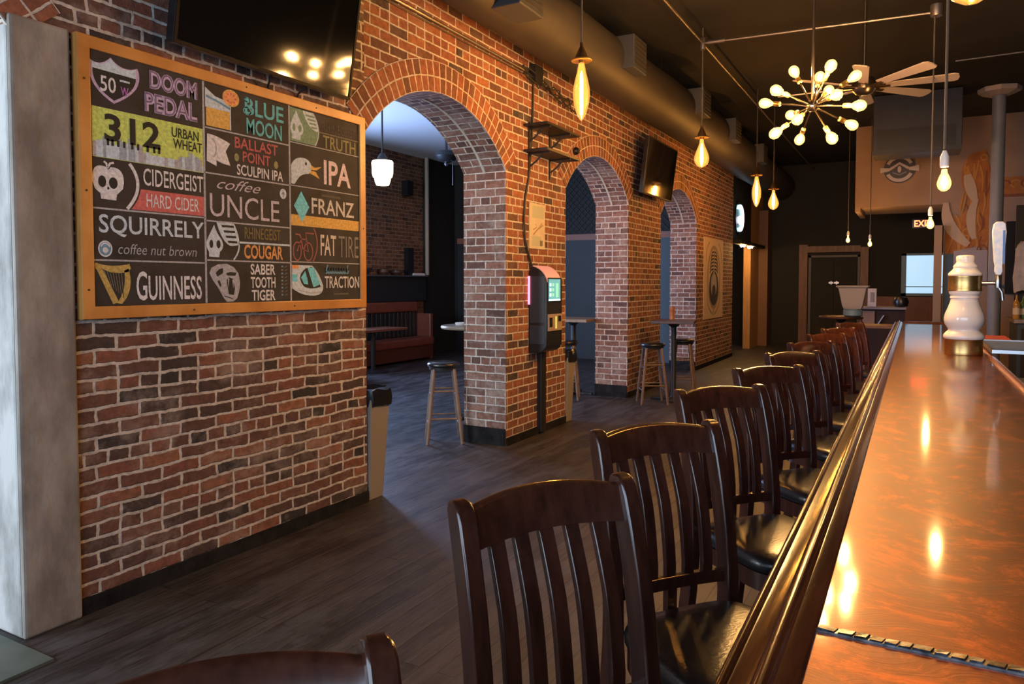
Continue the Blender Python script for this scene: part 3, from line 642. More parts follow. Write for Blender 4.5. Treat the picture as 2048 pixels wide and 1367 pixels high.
for i in range(4): a.shape([(2.685+.013*i, 1.846-.028*i), (2.768+.007*i, 1.846-.028*i), (2.770+.007*i, 1.834-.028*i), (2.692+.013*i, 1.834-.028*i)], 1, 3)
a.line(qc((2.803, 1.745), (2.805, 1.70), (2.765, 1.660)), .010, 0, 2); a.line([(2.80, 1.757), (3.178, 1.757)], .011, 0, 2); sub(a, 'drawing', [PALEB, INK], p)
a = Art(bmap); a.text('RHINEGEIST', 2.842, 1.780, 3.105, 1.845, 0, 3, 0.006); a.text('COUGAR', 2.836, 1.668, 3.122, 1.748, 1, 3, 0.025); sub(a, 'lettering', [ch('ochre', (0.20, 0.16, 0.06)), ORL], p)
# 10: sabre-tooth skull / SABER TOOTH TIGER
p = cell(U1, V0, U2, 1.653)
a = Art(bmap)
a.shape([(2.605, 1.585), (2.618, 1.612), (2.66, 1.632), (2.72, 1.636), (2.765, 1.618), (2.795, 1.585), (2.806, 1.54), (2.800, 1.49), (2.785, 1.448), (2.760, 1.430), (2.715, 1.428), (2.695, 1.450), (2.66, 1.505), (2.625, 1.548)], 0, 2)
a.shape([(2.645, 1.585), (2.665, 1.605), (2.692, 1.612), (2.692, 1.585), (2.655, 1.565)], 1, 3); a.shape([(2.712, 1.585), (2.74, 1.592), (2.782, 1.588), (2.775, 1.572), (2.72, 1.572)], 1, 3)
a.shape([(2.715, 1.548), (2.732, 1.562), (2.758, 1.555), (2.770, 1.50), (2.762, 1.465), (2.728, 1.470)], 1, 3); a.shape([(2.655, 1.540), (2.668, 1.548), (2.68, 1.520), (2.672, 1.508)], 1, 3); a.line([(2.70, 1.46), (2.755, 1.445)], .005, 1, 3)
a.shape([(2.722, 1.556), (2.733, 1.556), (2.726, 1.505)], 0, 4); a.shape([(2.752, 1.552), (2.763, 1.545), (2.757, 1.50)], 0, 4)
sub(a, 'drawing', [GRY, INK], p)
a = Art(bmap); a.text('SABER', 2.880, 1.578, 3.062, 1.640, 0, 3, 0.02); a.text('TOOTH', 2.880, 1.502, 3.062, 1.566, 0, 3, 0.02); a.text('TIGER', 2.886, 1.430, 3.060, 1.492, 0, 3, 0.02)
for i in range(9): a.rect(3.108, 1.625-.021*i, 3.122, 1.634-.021*i, 1 if i % 2 else 2, 3); a.line([(3.135, 1.625-.021*i), (3.155, 1.634-.021*i)], .004, 1, 3)
sub(a, 'lettering', [WHT, DIM, BLU], p)
# 11: skull in a green disc / TRUTH
p = cell(U2, 2.379, UB, V1)
a = Art(bmap); a.shape([(3.193, 2.387), (3.400, 2.387)] + qc((3.400, 2.387), (3.468, 2.49), (3.38, 2.586)) + [(3.193, 2.586)], 2, 1.4); a.line(qc((3.400, 2.387), (3.468, 2.49), (3.38, 2.586)), .007, 0, 3)
drop_skull(a, 3.243, 2.483, 1.02, 0, 2, 2)
a.shape([(3.295, 2.584), (3.382, 2.584)] + qc((3.382, 2.584), (3.425, 2.53), (3.430, 2.478)) + qc((3.41, 2.475), (3.33, 2.49), (3.295, 2.584)), 0, 2)
for i in range(4): a.rect(3.318+.016*i, 2.556-.022*i, 3.398+.006*i, 2.566-.022*i, 2, 3)
a.line([(3.434, 2.478), (3.800, 2.478)], .007, 3, 2); sub(a, 'drawing', [PALEB, INK, GRN, DIM], p)
a = Art(bmap); a.text('TRUTH', 3.468, 2.386, 3.772, 2.466, 0, 3, 0.01); a.text('RHINEGEIST', 3.462, 2.492, 3.775, 2.550, 1, 3, 0.0); sub(a, 'lettering', [OLV, ch('faint', (0.075, 0.07, 0.066))], p)
# 12: goose / IPA
p = cell(U2, 2.12, UB, 2.379)
a = Art(bmap); a.shape([(3.196, 2.130), (3.196, 2.240)] + qc((3.196, 2.240), (3.22, 2.292), (3.285, 2.296)) + qc((3.285, 2.296), (3.35, 2.300), (3.365, 2.255)) + [(3.36, 2.222)] + qc((3.34, 2.205), (3.28, 2.20), (3.25, 2.165)) + [(3.222, 2.130)], 0, 2)
a.shape([(3.362, 2.262), (3.39, 2.250), (3.452, 2.262), (3.41, 2.236), (3.360, 2.232)], 1, 2.5); a.shape([(3.355, 2.226), (3.40, 2.226), (3.435, 2.185), (3.39, 2.200), (3.345, 2.210)], 1, 2.5); a.ell(3.318, 2.264, .008, .010, 2, 3); sub(a, 'drawing', [PALEB, AMB, INK], p)
a = Art(bmap); a.text('IPA', 3.472, 2.158, 3.722, 2.312, 0, 3, 0.02); sub(a, 'lettering', ch('pink_white', (0.64, 0.54, 0.60)), p)
# 13: diamond / FRANZ
p = cell(U2, 1.88, UB, 2.12)
a = Art(bmap); a.rect(3.192, 1.880, 3.800, 1.946, 1, 1.5); a.shape([(3.280, 1.905), (3.342, 2.000), (3.275, 2.092), (3.215, 2.000)], 0, 2.5); sub(a, 'drawing', [CYAN, AMB], p)
a = Art(bmap); a.text('FRANZ', 3.362, 1.964, 3.752, 2.062, 0, 3, 0.012); a.line(squig(3.45, 3.62, 2.087, .008, 11), .004, 1, 3); sub(a, 'lettering', [ch('warm_white', (0.56, 0.54, 0.52)), DIM], p)
# 14: bicycle / FAT TIRE
p = cell(U2, 1.66, UB, 1.88)
a = Art(bmap)
for cu, r in ((3.238, .040), (3.330, .046)): a.ring(cu, 1.725, r*.8, .055, .008, 0, 2)
a.line([(3.238, 1.725), (3.27, 1.80), (3.315, 1.80), (3.330, 1.725), (3.285, 1.74), (3.27, 1.80)], .009, 0, 2); a.line([(3.315, 1.80), (3.31, 1.84), (3.38, 1.838)], .008, 0, 2); a.line([(3.27, 1.80), (3.262, 1.825), (3.225, 1.828)], .010, 0, 2)
a.line(qc((3.380, 1.872), (3.44, 1.77), (3.372, 1.668)), .009, 0, 2); sub(a, 'drawing', RUST, p)
a = Art(bmap); a.text('FAT', 3.436, 1.706, 3.578, 1.838, 0, 3, 0.012); a.text('TIRE', 3.602, 1.700, 3.795, 1.838, 1, 3, -0.008); sub(a, 'lettering', [ch('bone', (0.55, 0.52, 0.48)), ch('dull_grey', (0.22, 0.21, 0.21))], p)
# 15: tram / TRACTION
p = cell(U2, V0, UB, 1.66)
a = Art(bmap); a.shape([(3.193, 1.640), (3.36, 1.640)] + qc((3.36, 1.640), (3.42, 1.60), (3.455, 1.515)) + qc((3.455, 1.515), (3.465, 1.455), (3.37, 1.452)) + qc((3.37, 1.452), (3.27, 1.452), (3.193, 1.500)), 0, 2)
a.shape(qc((3.305, 1.622), (3.22, 1.57), (3.29, 1.510)) + qc((3.29, 1.510), (3.35, 1.485), (3.435, 1.508)) + [(3.36, 1.632)], 1, 3); a.shape([(3.320, 1.626), (3.375, 1.628), (3.430, 1.522), (3.370, 1.505)], 2, 4); a.shape([(3.30, 1.605), (3.318, 1.56), (3.325, 1.522), (3.29, 1.525), (3.265, 1.565)], 2, 4)
a.rect(3.193, 1.618, 3.245, 1.640, 3, 3); a.rect(3.193, 1.54, 3.235, 1.585, 2, 3); a.line([(3.25, 1.487), (3.35, 1.468), (3.44, 1.475)], .006, 4, 3); sub(a, 'drawing', [PALEB, INK, BLU if False else CYAN, ORG, GRY], p)
a = Art(bmap); a.text('TRACTION', 3.470, 1.498, 3.798, 1.575, 0, 3, 0.01); a.line(squig(3.470, 3.690, 1.612, .020, 9), .010, 1, 3); a.line([(3.475, 1.595), (3.50, 1.648)], .010, 1, 3); a.line([(3.672, 1.60), (3.688, 1.648)], .010, 1, 3); a.line(squig(3.55, 3.69, 1.464, .008, 10), .005, 2, 3); sub(a, 'lettering', [WHT, BLU, DIM], p)

# ------------------------------------------------------------------ televisions
def tv(name, label, c, w, h, tilt, yaw, deep=0.06, rz_extra=0.0):
    """flat screen facing +X, tilted down by tilt and turned by yaw"""
    T = thing(name, label, 'television', c); T.rotation_euler = (0, tilt, yaw)
    mb = MB(); mb.box((-deep, -w/2, -h/2), (0, w/2, h/2)); part(mb, 'housing', BLACKP, T, False, bevel=0.006)
    mb = MB()
    b = 0.016
    for a_, b_ in (((0, -w/2, -h/2), (0.006, w/2, -h/2+b)), ((0, -w/2, h/2-b), (0.006, w/2, h/2)), ((0, -w/2, -h/2+b), (0.006, -w/2+b, h/2-b)), ((0, w/2-b, -h/2+b), (0.006, w/2, h/2-b))): mb.box(a_, b_)
    part(mb, 'bezel', BEZ, T, False)
    mb = MB(); mb.box((0, -w/2+b, -h/2+b), (0.002, w/2-b, h/2-b)); part(mb, 'screen', SCREEN, T, False)
    mb = MB(); mb.box((-deep-0.03, -0.2, -0.2), (-deep, 0.2, 0.2)); br = part(mb, 'mounting_plate', BLACK, T, False)
    arm = MB(); arm.box((-deep-0.16, -0.05, -0.12), (-deep-0.03, 0.05, -0.04)); arm.box((-deep-0.13, -0.05, 0.06), (-deep-0.03, 0.05, 0.12)); arm.build('bracket_arm', BLACK, parent=br)
    return T
tt = math.radians(9.0)
# lower edge at (-3.2, 2.35..3.62, 2.71)
hh = 0.74
t1 = tv('television', 'large black television above the framed chalkboard, reflecting lit bulbs', (-3.2+math.sin(tt)*hh/2, 2.985, 2.71+math.cos(tt)*hh/2), 1.29, hh, tt, math.radians(1.0))
mb = MB()
mb.tube([(-0.04, 0.02, -hh/2), (-0.09, 0.05, -hh/2-0.06), (-0.115, 0.10, -hh/2-0.10)], 0.006, 6); mb.tube([(-0.04, 0.30, -hh/2), (-0.1, 0.30, -hh/2-0.04), (-0.12, 0.30, -hh/2-0.09)], 0.006, 6)
part(mb, 'cable', BLACK, t1, False, smooth=True)
t2 = tv('television', 'smaller black television high on the brick pier between the second and third arches', (-3.09, 9.83, 3.085), 1.27, 0.74, math.radians(7), 0.0)

# ------------------------------------------------------------------ duct, conduits, ceiling fixtures
mb = MB()
rs = []
for i in range(31):
    y = -2.1+i*0.7; t = max(0, min(1, (y-2)/9)); r = 0.245+0.085*t+(0.012 if i % 4 == 0 else 0); cx = -3.035+0.125*t; cz = 3.86+0.04*t
    rs.append([(cx+r*math.cos(a*2*PI/24), y, cz+r*math.sin(a*2*PI/24)) for a in range(24)])
mb.rings(rs)
du = thing('air_duct', 'round brown air duct running under the ceiling along the brick wall', 'air duct', (-3.0, 0, 3.88))
part(mb, 'duct_tube', DUCT, du, smooth=True)
for i, (y, z) in enumerate(((5.05, 3.80), (7.42, 3.93), (10.0, 3.98), (11.9, 3.95), (14.3, 3.95))):
    t = max(0, min(1, (y-2)/9)); cx = -3.035+0.125*t; r = 0.245+0.085*t
    mb = MB(); mb.box((cx+0.05, y-0.2, z-0.17), (cx+r+0.10, y+0.2, z+0.17)); v = part(mb, 'vent_box', VENT, du, bevel=0.01)
    g = MB()
    for k in range(6): g.box((cx+r+0.10, y-0.17, z-0.13+k*0.048), (cx+r+0.108, y+0.17, z-0.105+k*0.048))
    g.build('grille', DUCT, parent=v, off=du.location)
mb = MB()
for y in (3.2, 6.4, 9.2, 12.6): mb.tube([(-2.9, y, 4.1), (-2.9, y, CZ)], 0.008, 6)
part(mb, 'hanger_rod', BLACK, du)
cn = thing('ceiling_conduit', 'thin steel conduit crossing the dark ceiling above the pendant bulbs', 'conduit', (-2.15, 8.35, 4.25))
mb = MB(); mb.tube([(-2.15, -2, 4.25), (-2.15, 18.8, 4.25)], 0.014, 8); part(mb, 'conduit_pipe', CONDUIT, cn, smooth=True)
mb = MB(); mb.tube([(-2.15, 8.35, 4.25), (0.145, 8.35, 4.19)], 0.014, 8); part(mb, 'conduit_pipe', CONDUIT, cn, smooth=True)
mb = MB(); mb.lathe([(0.03, 4.18), (0.035, 4.2), (0.035, 4.30), (0.03, 4.31)], (-2.15, 8.35, 0), 12); mb.tube([(-2.09, 8.35, 4.25), (-1.9, 8.35, 4.246)], 0.024, 8); part(mb, 'junction_box', CONDUIT, cn, smooth=True)
mb = MB(); mb.lathe([(0.05, 4.15), (0.06, 4.17), (0.06, 4.26), (0.05, 4.27)], (0.145, 8.35, 0), 12); part(mb, 'junction_box', CONDUIT, cn, smooth=True)
mb = MB(); mb.tube([(0.4, 10.7, 4.30), (3.1, 10.7, 4.33)], 0.012, 8); solo(mb, 'ceiling_conduit', CONDUIT, 'faint conduit on the dark ceiling near the grey column', 'conduit', (0.4, 10.7, 4.3), smooth=True)
wc = thing('wall_conduit', 'pipe and cable run along the top of the brick wall under the duct', 'conduit', (XW+.02, 5, 3.57))
mb = MB(); mb.tube([(XW+.022, -2.1, 3.57), (XW+.022, 6.2, 3.57)], 0.014, 8); mb.tube([(XW+.02, -2.1, 3.535), (XW+.02, 6.2, 3.535)], 0.006, 6); part(mb, 'pipe', CONDUIT, wc, smooth=True)
random.seed(5)
mb = MB()
for k in range(5): mb.tube([(XW+.03+random.uniform(0, .05), 6.1+j*0.13, 3.55+random.uniform(-.06, .05)-0.012*j) for j in range(10)], 0.007, 6)
part(mb, 'cable_bundle', mat('cable_rubber', (0.02, 0.018, 0.016), 0.6), wc, smooth=True)
mb = MB(); mb.box((XW, 6.35, 3.50), (XW+.07, 6.52, 3.66)); part(mb, 'switch_box', BLACK, wc)
mb = MB(); mb.tube([(XW+.012, 6.42, 3.55), (XW+.012, 6.40, 3.05), (XW+.012, 6.32, 2.55), (XW+.012, 6.25, 2.36), (XW+.02, 6.21, 2.15), (XW+.02, 6.23, 1.95), (XW+.02, 6.36, 1.72), (XW+.03, 6.42, 1.66)], 0.011, 6)
solo(mb, 'jukebox_cable', MATS['cable_rubber'], 'thin dark cable dropping from the pipe past the black shelf to the wall jukebox', 'cable', (XW, 6.4, 3.5), smooth=True)

def bulb_profile(kind):
    # (radius, height below the socket) for the glass envelope
    if kind == 'long': P = [(0.022, 0.0), (0.030, -0.03), (0.036, -0.07), (0.052, -0.13), (0.066, -0.20), (0.068, -0.25), (0.062, -0.31), (0.047, -0.37), (0.028, -0.42), (0.006, -0.45)]
    elif kind == 'pear': P = [(0.022, 0.0), (0.026, -0.04), (0.040, -0.08), (0.066, -0.14), (0.082, -0.19), (0.086, -0.22), (0.078, -0.26), (0.055, -0.295), (0.022, -0.315), (0.004, -0.318)]
    else: P = [(0.014, 0.0), (0.016, -0.02), (0.028, -0.045), (0.035, -0.07), (0.035, -0.085), (0.028, -0.105), (0.014, -0.117), (0.002, -0.12)]
    return P
def pendant(name, label, x, y, zs, kind, group, ztop=CZ):
    T = thing(name, label, 'pendant light', (x, y, zs), group=group)
    mb = MB(); mb.tube([(x, y, zs+.10), (x, y, ztop)], 0.0075, 8); part(mb, 'cord', CORD, T, smooth=True)
    if kind == 'plain': prof = [(0.020, 0.0), (0.0225, 0.01), (0.0225, 0.055), (0.015, 0.075), (0.009, 0.09)]
    else: prof = [(0.024, -0.012), (0.024, 0.012), (0.052, 0.020), (0.048, 0.045), (0.030, 0.085), (0.014, 0.12), (0.014, 0.15)]
    mb = MB(); mb.lathe(prof, (x, y, zs), 20); sk = part(mb, 'socket', WHITEP if kind == 'plain' else BRONZE, T, smooth=True)
    if kind != 'plain':
        d = MB(); d.lathe([(0.022, 0.012), (0.080, 0.004), (0.084, 0.010), (0.080, 0.018), (0.022, 0.024)], (x, y, zs), 28); d.build('socket_disc', BRASS, parent=sk, off=T.location, smooth=True)
    P = bulb_profile(kind)
    mb = MB(); mb.lathe(P, (x, y, zs-.012), 20); b = part(mb, 'bulb', WARMG if kind == 'plain' else AMBER, T, smooth=60)
    if kind == 'plain':
        f = MB(); f.lathe([(.003, -.045), (.012, -.055), (.015, -.072), (.012, -.088), (.003, -.096)], (x, y, zs-.012), 10); f.build('filament', CORE, parent=b, off=T.location, smooth=60)
    if kind != 'plain':
        f = MB(); z0 = P[-1][1]
        f.lathe([(0.004, z0*0.14), (0.010, z0*0.22), (0.017 if kind == 'pear' else 0.014, z0*0.45), (0.020 if kind == 'pear' else 0.013, z0*0.7), (0.010, z0*0.88), (0.003, z0*0.92)], (x, y, zs-.012), 10)
        f.build('filament', FILA, parent=b, off=T.location, smooth=60)
    return T
WG = 'amber filament pendants along the brick wall'
pendant('filament_pendant', 'long amber tube bulb hanging on a cord in front of the black wall shelf', -2.335, 5.35, 3.28, 'long', WG)
pendant('filament_pendant', 'round-bottomed amber bulb hanging from the conduit junction beside the smaller television', -2.15, 8.35, 3.18, 'pear', WG)
pendant('filament_pendant', 'long amber tube bulb hanging past the third arch, beside a shorter pear bulb', -2.085, 11.3, 3.13, 'long', WG)
pendant('filament_pendant', 'smallest amber pear bulb beside a long tube bulb near the far doorway', -2.07, 12.7, 3.08, 'pear', WG)
BG = 'bare bulbs over the bar and beyond'
pendant('bulb_pendant', 'bare white bulb on a cord over the bar in front of the orange mural', 0.134, 4.65, 2.165, 'plain', BG, 4.42)
pendant('bulb_pendant', 'bare bulb hanging over the far end of the bar above the blue window', 0.13, 8.35, 2.20, 'plain', BG, 4.19)
pendant('bulb_pendant', 'small bare bulb hanging in front of the left side of the black double door', -1.10, 15.0, 2.42, 'plain', BG, 4.42)
pendant('bulb_pendant', 'small bare bulb hanging at the right edge of the black double door', -0.70, 14.4, 2.31, 'plain', BG, 4.42)
pendant('filament_pendant', 'pear bulb cut off by the top edge of the picture over the bar', 0.141, 2.72, 2.735, 'pear', BG, 4.42)

# sputnik chandelier
HC = Vector((-0.699, 5.965, 2.872))
ch_ = thing('sputnik_chandelier', 'brass starburst chandelier with bulbs on every arm above the bar stools', 'chandelier', HC)
mb = MB(); mb.tube([HC+Vector((0, 0, .04)), (HC.x, HC.y, CZ)], 0.011, 10); part(mb, 'rod', NICKEL, ch_, smooth=True)
mb = MB(); mb.lathe([(0.0, -0.045), (0.025, -0.04), (0.042, -0.02), (0.045, 0), (0.042, 0.02), (0.025, 0.04), (0, 0.045)], HC, 20); part(mb, 'hub', NICKEL, ch_, smooth=60)
DIRS = [(-0.399, 0.426, 0.812), (0.043, 0.702, 0.711), (0.384, -0.780, 0.493), (0.701, 0.424, 0.573), (0.194, 0.863, 0.467), (0.491, -0.870, -0.048), (0.843, -0.502, -0.195), (0.639, 0.712, -0.289), (0.400, -0.542, -0.739), (-0.329, 0.825, -0.459), (-0.572, -0.596, -0.564), (-0.511, 0.857, 0.061), (-0.143, -0.900, -0.411), (-0.921, 0.314, 0.229), (-0.523, -0.835, 0.167)]
for d in DIRS:
    d = Vector(d).normalized()
    mb = MB(); mb.tube([HC+d*.03, HC+d*.27], 0.006, 8); arm = part(mb, 'arm', NICKEL, ch_, smooth=True)
    s = MB(); s.lathe([(0.008, .262), (0.018, .27), (0.018, .318), (0.014, .325)], HC, 14, axis=d); s.build('socket', BRASS, parent=arm, off=HC, smooth=True)
    b = MB(); b.lathe([(0.012, .322), (0.017, .338), (0.031, .362), (0.040, .392), (0.041, .407), (0.035, .428), (0.02, .444), (0.002, .45)], HC, 14, axis=d); b.build('bulb', WARMG, parent=arm, off=HC, smooth=60)
    f = MB(); f.lathe([(.003, .358), (.013, .370), (.017, .395), (.013, .418), (.003, .428)], HC, 10, axis=d); f.build('filament', CORES, parent=arm, off=HC, smooth=60)

# ceiling fan
FC = Vector((-0.491, 8.4, 3.545))
fan = thing('ceiling_fan', 'eight-bladed pale ceiling fan hanging behind the starburst chandelier', 'ceiling fan', FC)
mb = MB(); mb.tube([FC+Vector((0, 0, .05)), (FC.x, FC.y, CZ)], 0.016, 10); part(mb, 'downrod', NICKEL, fan, smooth=True)
mb = MB(); mb.lathe([(0.02, .12), (0.09, .10), (0.115, .04), (0.115, -.02), (0.08, -.06), (0.03, -.075)], FC, 24); part(mb, 'motor', NICKEL, fan, smooth=True)
for k in range(8):
    a = math.radians(1+45*k)
    Mx = Matrix.Translation(FC) @ Matrix.Rotation(a, 4, 'Z') @ Matrix.Rotation(math.radians(-13), 4, 'X')
    mb = MB(); mb.box((0.10, -.02, -.006), (0.24, .02, .004), 0, Mx); br_ = part(mb, 'blade_arm', BRONZE, fan)
    g = MB(); pts = [(0.2, -.045), (0.80, -.075), (0.835, -.055), (0.845, 0), (0.835, .055), (0.80, .075), (0.2, .045)]
    g.rings([[tuple(Mx @ Vector((x, y, z))) for x, y in pts] for z in (0.005, 0.016)]); g.build('blade', FANW, parent=br_, off=FC)

# hanging dark unit beyond the fan
ah = thing('hanging_heater', 'large slate-grey box unit hung from the ceiling above the round badge sign', 'heater', (0.0, 12.9, 3.43))
mb = MB(); mb.box((-.60, 12.6, 3.52), (.58, 13.3, CZ-.01)); part(mb, 'cabinet', mat('slate_box', (0.022, 0.021, 0.028), 0.35, c2=(0.035, 0.033, 0.045), nscale=1.2), ah, bevel=0.01)
mb = MB(); mb.box((-.54, 12.585, 3.57), (.50, 12.6, 3.88)); p = part(mb, 'screen', mat('dark_face', (0.02, 0.016, 0.014), 0.3), ah)
mb = MB(); mb.box((-.60, 12.575, 3.50), (.58, 12.6, 3.57)); part(mb, 'lower_rail', mat('slate_rail', (0.03, 0.028, 0.032), 0.5), ah)

# grey column
col = thing('iron_column', 'slim grey iron column with a flat cap plate behind the bar', 'column', (1.055, 13.0, 0))
mb = MB(); mb.lathe([(0.088, 0), (0.088, 4.32)], (1.055, 13.0, 0), 24); part(mb, 'shaft', GREYM, col, smooth=True)
mb = MB(); mb.lathe([(0.13, 4.30), (0.27, 4.35), (0.28, 4.38), (0.28, 4.415)], (1.055, 13.0, 0), 8); part(mb, 'cap_plate', PLATE, col)

# round badge on the bulkhead
bm_ = thing('round_badge_sign', 'round white and navy badge sign on the beige bulkhead', 'sign', (-0.27, 14.98, 3.60))
mb = MB(); mb.lathe([(0.255, 0), (0.255, 0.02)], (-.27, 14.998, 3.60), 32, axis=(0, -1, 0)); part(mb, 'disc', mat('navy_sign', (0.05, 0.045, 0.06), 0.5), bm_)
smap = lambda u, v, ly: (u, 14.976-0.002*ly, v)
a = Art(smap); cx, cz = -.27, 3.60
a.ring(cx, cz, .205, .205, .055, 0, 1, .45, PI-.45); a.ring(cx, cz, .205, .205, .06, 0, 1, PI+.45, 2*PI-.45); a.shape([(cx-.31, cz-.06), (cx-.31, cz+.035), (cx-.15, cz+.02), (cx-.15, cz-.03)], 0, 1); a.shape([(cx+.31, cz-.06), (cx+.31, cz+.05), (cx+.15, cz+.02), (cx+.15, cz-.03)], 0, 1)
a.line([(cx-.15, cz), (cx, cz+.10), (cx+.15, cz)], .045, 0, 1); a.ell(cx, cz-.01, .03, .06, 0, 2); a.line([(cx-.11, cz-.06), (cx, cz-.11), (cx+.11, cz-.06)], .02, 1, 1)
part(a, 'emblem', [mat('sign_white', (0.52, 0.46, 0.47), 0.6), mat('sign_blue', (0.22, 0.24, 0.32), 0.6)], bm_)

# painted swirl mural
mu_ = Art(lambda u, v, ly: (u, 14.99-0.003*ly, v))
random.seed(11)
RO = [mat('mural_rust', (0.34, 0.105, 0.022), 0.8, c2=(0.46, 0.17, 0.035), nscale=5), mat('mural_orange', (0.50, 0.215, 0.045), 0.8), mat('mural_red', (0.24, 0.07, 0.03), 0.8), mat('mural_cream', (0.50, 0.355, 0.23), 0.8), mat('mural_grey', (0.34, 0.28, 0.27), 0.8)]
def ribbon(p0, p1, p2, w0, w1, mi, ly):
    c = qc(p0, p1, p2, 16); P = [Vector(q) for q in c]
    L_, R_ = [], []
    for i, q in enumerate(P):
        t = (P[min(i+1, 16)]-P[max(i-1, 0)]).normalized(); n = Vector((-t.y, t.x)); w = w0+(w1-w0)*i/16
        w *= 0.25+0.75*math.sin(PI*(0.12+0.8*i/16)); L_.append(tuple(q+n*w/2)); R_.append(tuple(q-n*w/2))
    for i in range(16): mu_.shape([R_[i], R_[i+1], L_[i+1], L_[i]], mi, ly)
mass = qc((0.70, 3.25), (0.66, 3.75), (0.90, 3.80), 12) + qc((0.98, 3.82), (1.08, 3.85), (1.06, 3.68), 8) + qc((1.06, 3.66), (1.20, 3.3), (1.14, 2.5), 10) + qc((1.14, 2.4), (1.12, 2.1), (0.98, 2.16), 8) + qc((0.90, 2.20), (0.70, 1.90), (0.52, 2.02), 8) + qc((0.48, 2.1), (0.42, 2.6), (0.56, 2.70), 8) + qc((0.62, 2.66), (0.78, 2.72), (0.80, 3.0), 8)
mu_.shape(mass, 0, 1)
for k in range(46):
    u = random.uniform(.56, 1.10); v = random.uniform(2.25, 3.72)
    if u < .72 and v > 2.75: continue
    ribbon((u, v), (u+random.uniform(-.10, .14), v-.2), (u+random.uniform(-.10, .10), v-random.uniform(.3, .5)), .035, .026, random.choice((1, 1, 1, 2)), 2+k*.02)
mu_.ring(1.02, 3.70, .045, .045, .022, 1, 3.2); mu_.ring(.80, 2.42, .07, .06, .025, 1, 3.2)
ribbon((0.47, 2.95), (0.43, 2.5), (0.82, 2.20), .15, .22, 3, 4); ribbon((0.93, 3.0), (0.78, 2.7), (0.90, 2.30), .12, .16, 3, 5); ribbon((0.78, 3.42), (0.84, 3.1), (0.92, 2.92), .20, .12, 3, 4.5)
mu_.shape([(.70, 2.12), (.98, 2.16), (1.0, 1.86), (.66, 1.86)], 4, 3); mu_.ring(1.02, 2.12, .07, .07, .02, 2, 4)
solo(mu_, 'swirl_mural', RO, 'painted mural of orange and rust flowing ribbons on the beige wall', 'mural', (0.75, 14.98, 2.8))
a = Art(lambda u, v, ly: (u, 14.99-0.003*ly, v)); random.seed(4)
a.rect(1.25, 3.05, 2.6, 3.34, 0, 1)
for k in range(9): a.ring(1.33+k*.15, 3.22, .07, .06, .025, 1 if k % 2 else 2, 2, 0, 4.5)
a.rect(1.25, 3.00, 2.6, 3.05, 2, 1.5)
solo(a, 'painted_band', RO[:3], 'orange and red painted band on the wall right of the grey column', 'mural', (1.3, 14.98, 3.15))

# exit sign, neon, poster
ex = thing('exit_sign', 'small red lit exit sign on the dark back wall near the bare bulb', 'sign', (0.19, 18.9, 2.86))
mb = MB(); mb.box((-0.06, 18.88, 2.78), (0.36, 19.0, 2.98)); part(mb, 'housing', BLACKP, ex)
a = Art(lambda u, v, ly: (u, 18.879-.002*ly, v)); a.text('EXIT', -.02, 2.81, .32, 2.95, 0, 1, 0.02); part(a, 'lettering', mat('lit_red', (1, .1, .05), .5, emit=(1, 0.08, 0.03), estr=6), ex)
ne = thing('round_neon_sign', 'round glowing white and cyan sign above the far doorway', 'sign', (-3.32, 16.1, 2.95))
mb = MB(); mb.lathe([(0.36, 0), (0.36, 0.02)], (-3.338, 16.1, 2.93), 28, axis=(1, 0, 0)); part(mb, 'backing_disc', BLACKP, ne)
mb = MB()
mb.tube([(-3.30, 16.1+.26*math.cos(t), 2.93+.26*math.sin(t)) for t in [-2.0+i*.17 for i in range(26)]], 0.030, 8)
part(mb, 'lit_ring', mat('lit_cyan', (.6, .9, 1), .4, emit=(0.50, 0.85, 1.0), estr=3.2), ne, smooth=True)
mb = MB(); mb.lathe([(0.06, 0), (0.085, .02), (0.05, .04)], (-3.318, 15.98, 2.88), 14, axis=(1, 0, 0)); mb.box((-3.318, 16.10, 2.80), (-3.30, 16.15, 2.98)); part(mb, 'lit_emblem', mat('lit_lilac', (.8, .8, 1), .4, emit=(0.70, 0.75, 1.0), estr=2.0), ne)
po = thing('wall_poster', 'tall cream poster with a dark blue oval emblem on the last brick pier', 'poster', (XW+.01, 13.87, 1.62))
y0, y1, z0, z1 = 13.13, 14.60, 0.87, 2.37
mb = MB(); mb.box((XW, y0, z0), (XW+.014, y1, z1)); part(mb, 'sheet', mat('poster_cream', (0.56, 0.43, 0.33), 0.8), po)
pm = lambda u, v, ly: (XW+.014+.0008*ly, u, v); a = Art(pm); cy = 13.86; cz = 1.66
a.ell(cy, cz-.02, .50, .60, 1, 1, 40); a.ell(cy, cz-.02, .43, .53, 0, 2, 40); a.ell(cy, cz-.22, .36, .33, 2, 2.5, 36); a.ell(cy, cz-.16, .23, .22, 3, 3, 30)
a.shape([(cy-.17, cz-.30), (cy+.17, cz-.30), (cy, cz+.22)], 3, 3.5); a.ell(cy, cz-.28, .13, .12, 2, 4)
for k in range(6):
    v = cz+.10+k*.065; w = .33*math.sqrt(max(.05, 1-((v-cz)/.56)**2)); 
    for sg in (-1, 1): a.line(qc((cy+sg*.03, v+.03), (cy+sg*w*.7, v+.045), (cy+sg*w, v-.05)), .036, 2, 3)
a.line([(cy, cz+.05), (cy, cz+.50)], .03, 2, 3)
for sg in (-1, 1):
    a.line(qc((cy+sg*.48, z0+.50), (cy+sg*.55, z0+.22), (cy+sg*.08, z0+.08)), .05, 1, 1.5); a.line(qc((cy+sg*.35, z1-.08), (cy+sg*.62, z1-.2), (cy+sg*.6, z1-.45)), .035, 1, 1.5)
a.line([(cy, z0+.05), (cy, z0+.26)], .06, 1, 2)
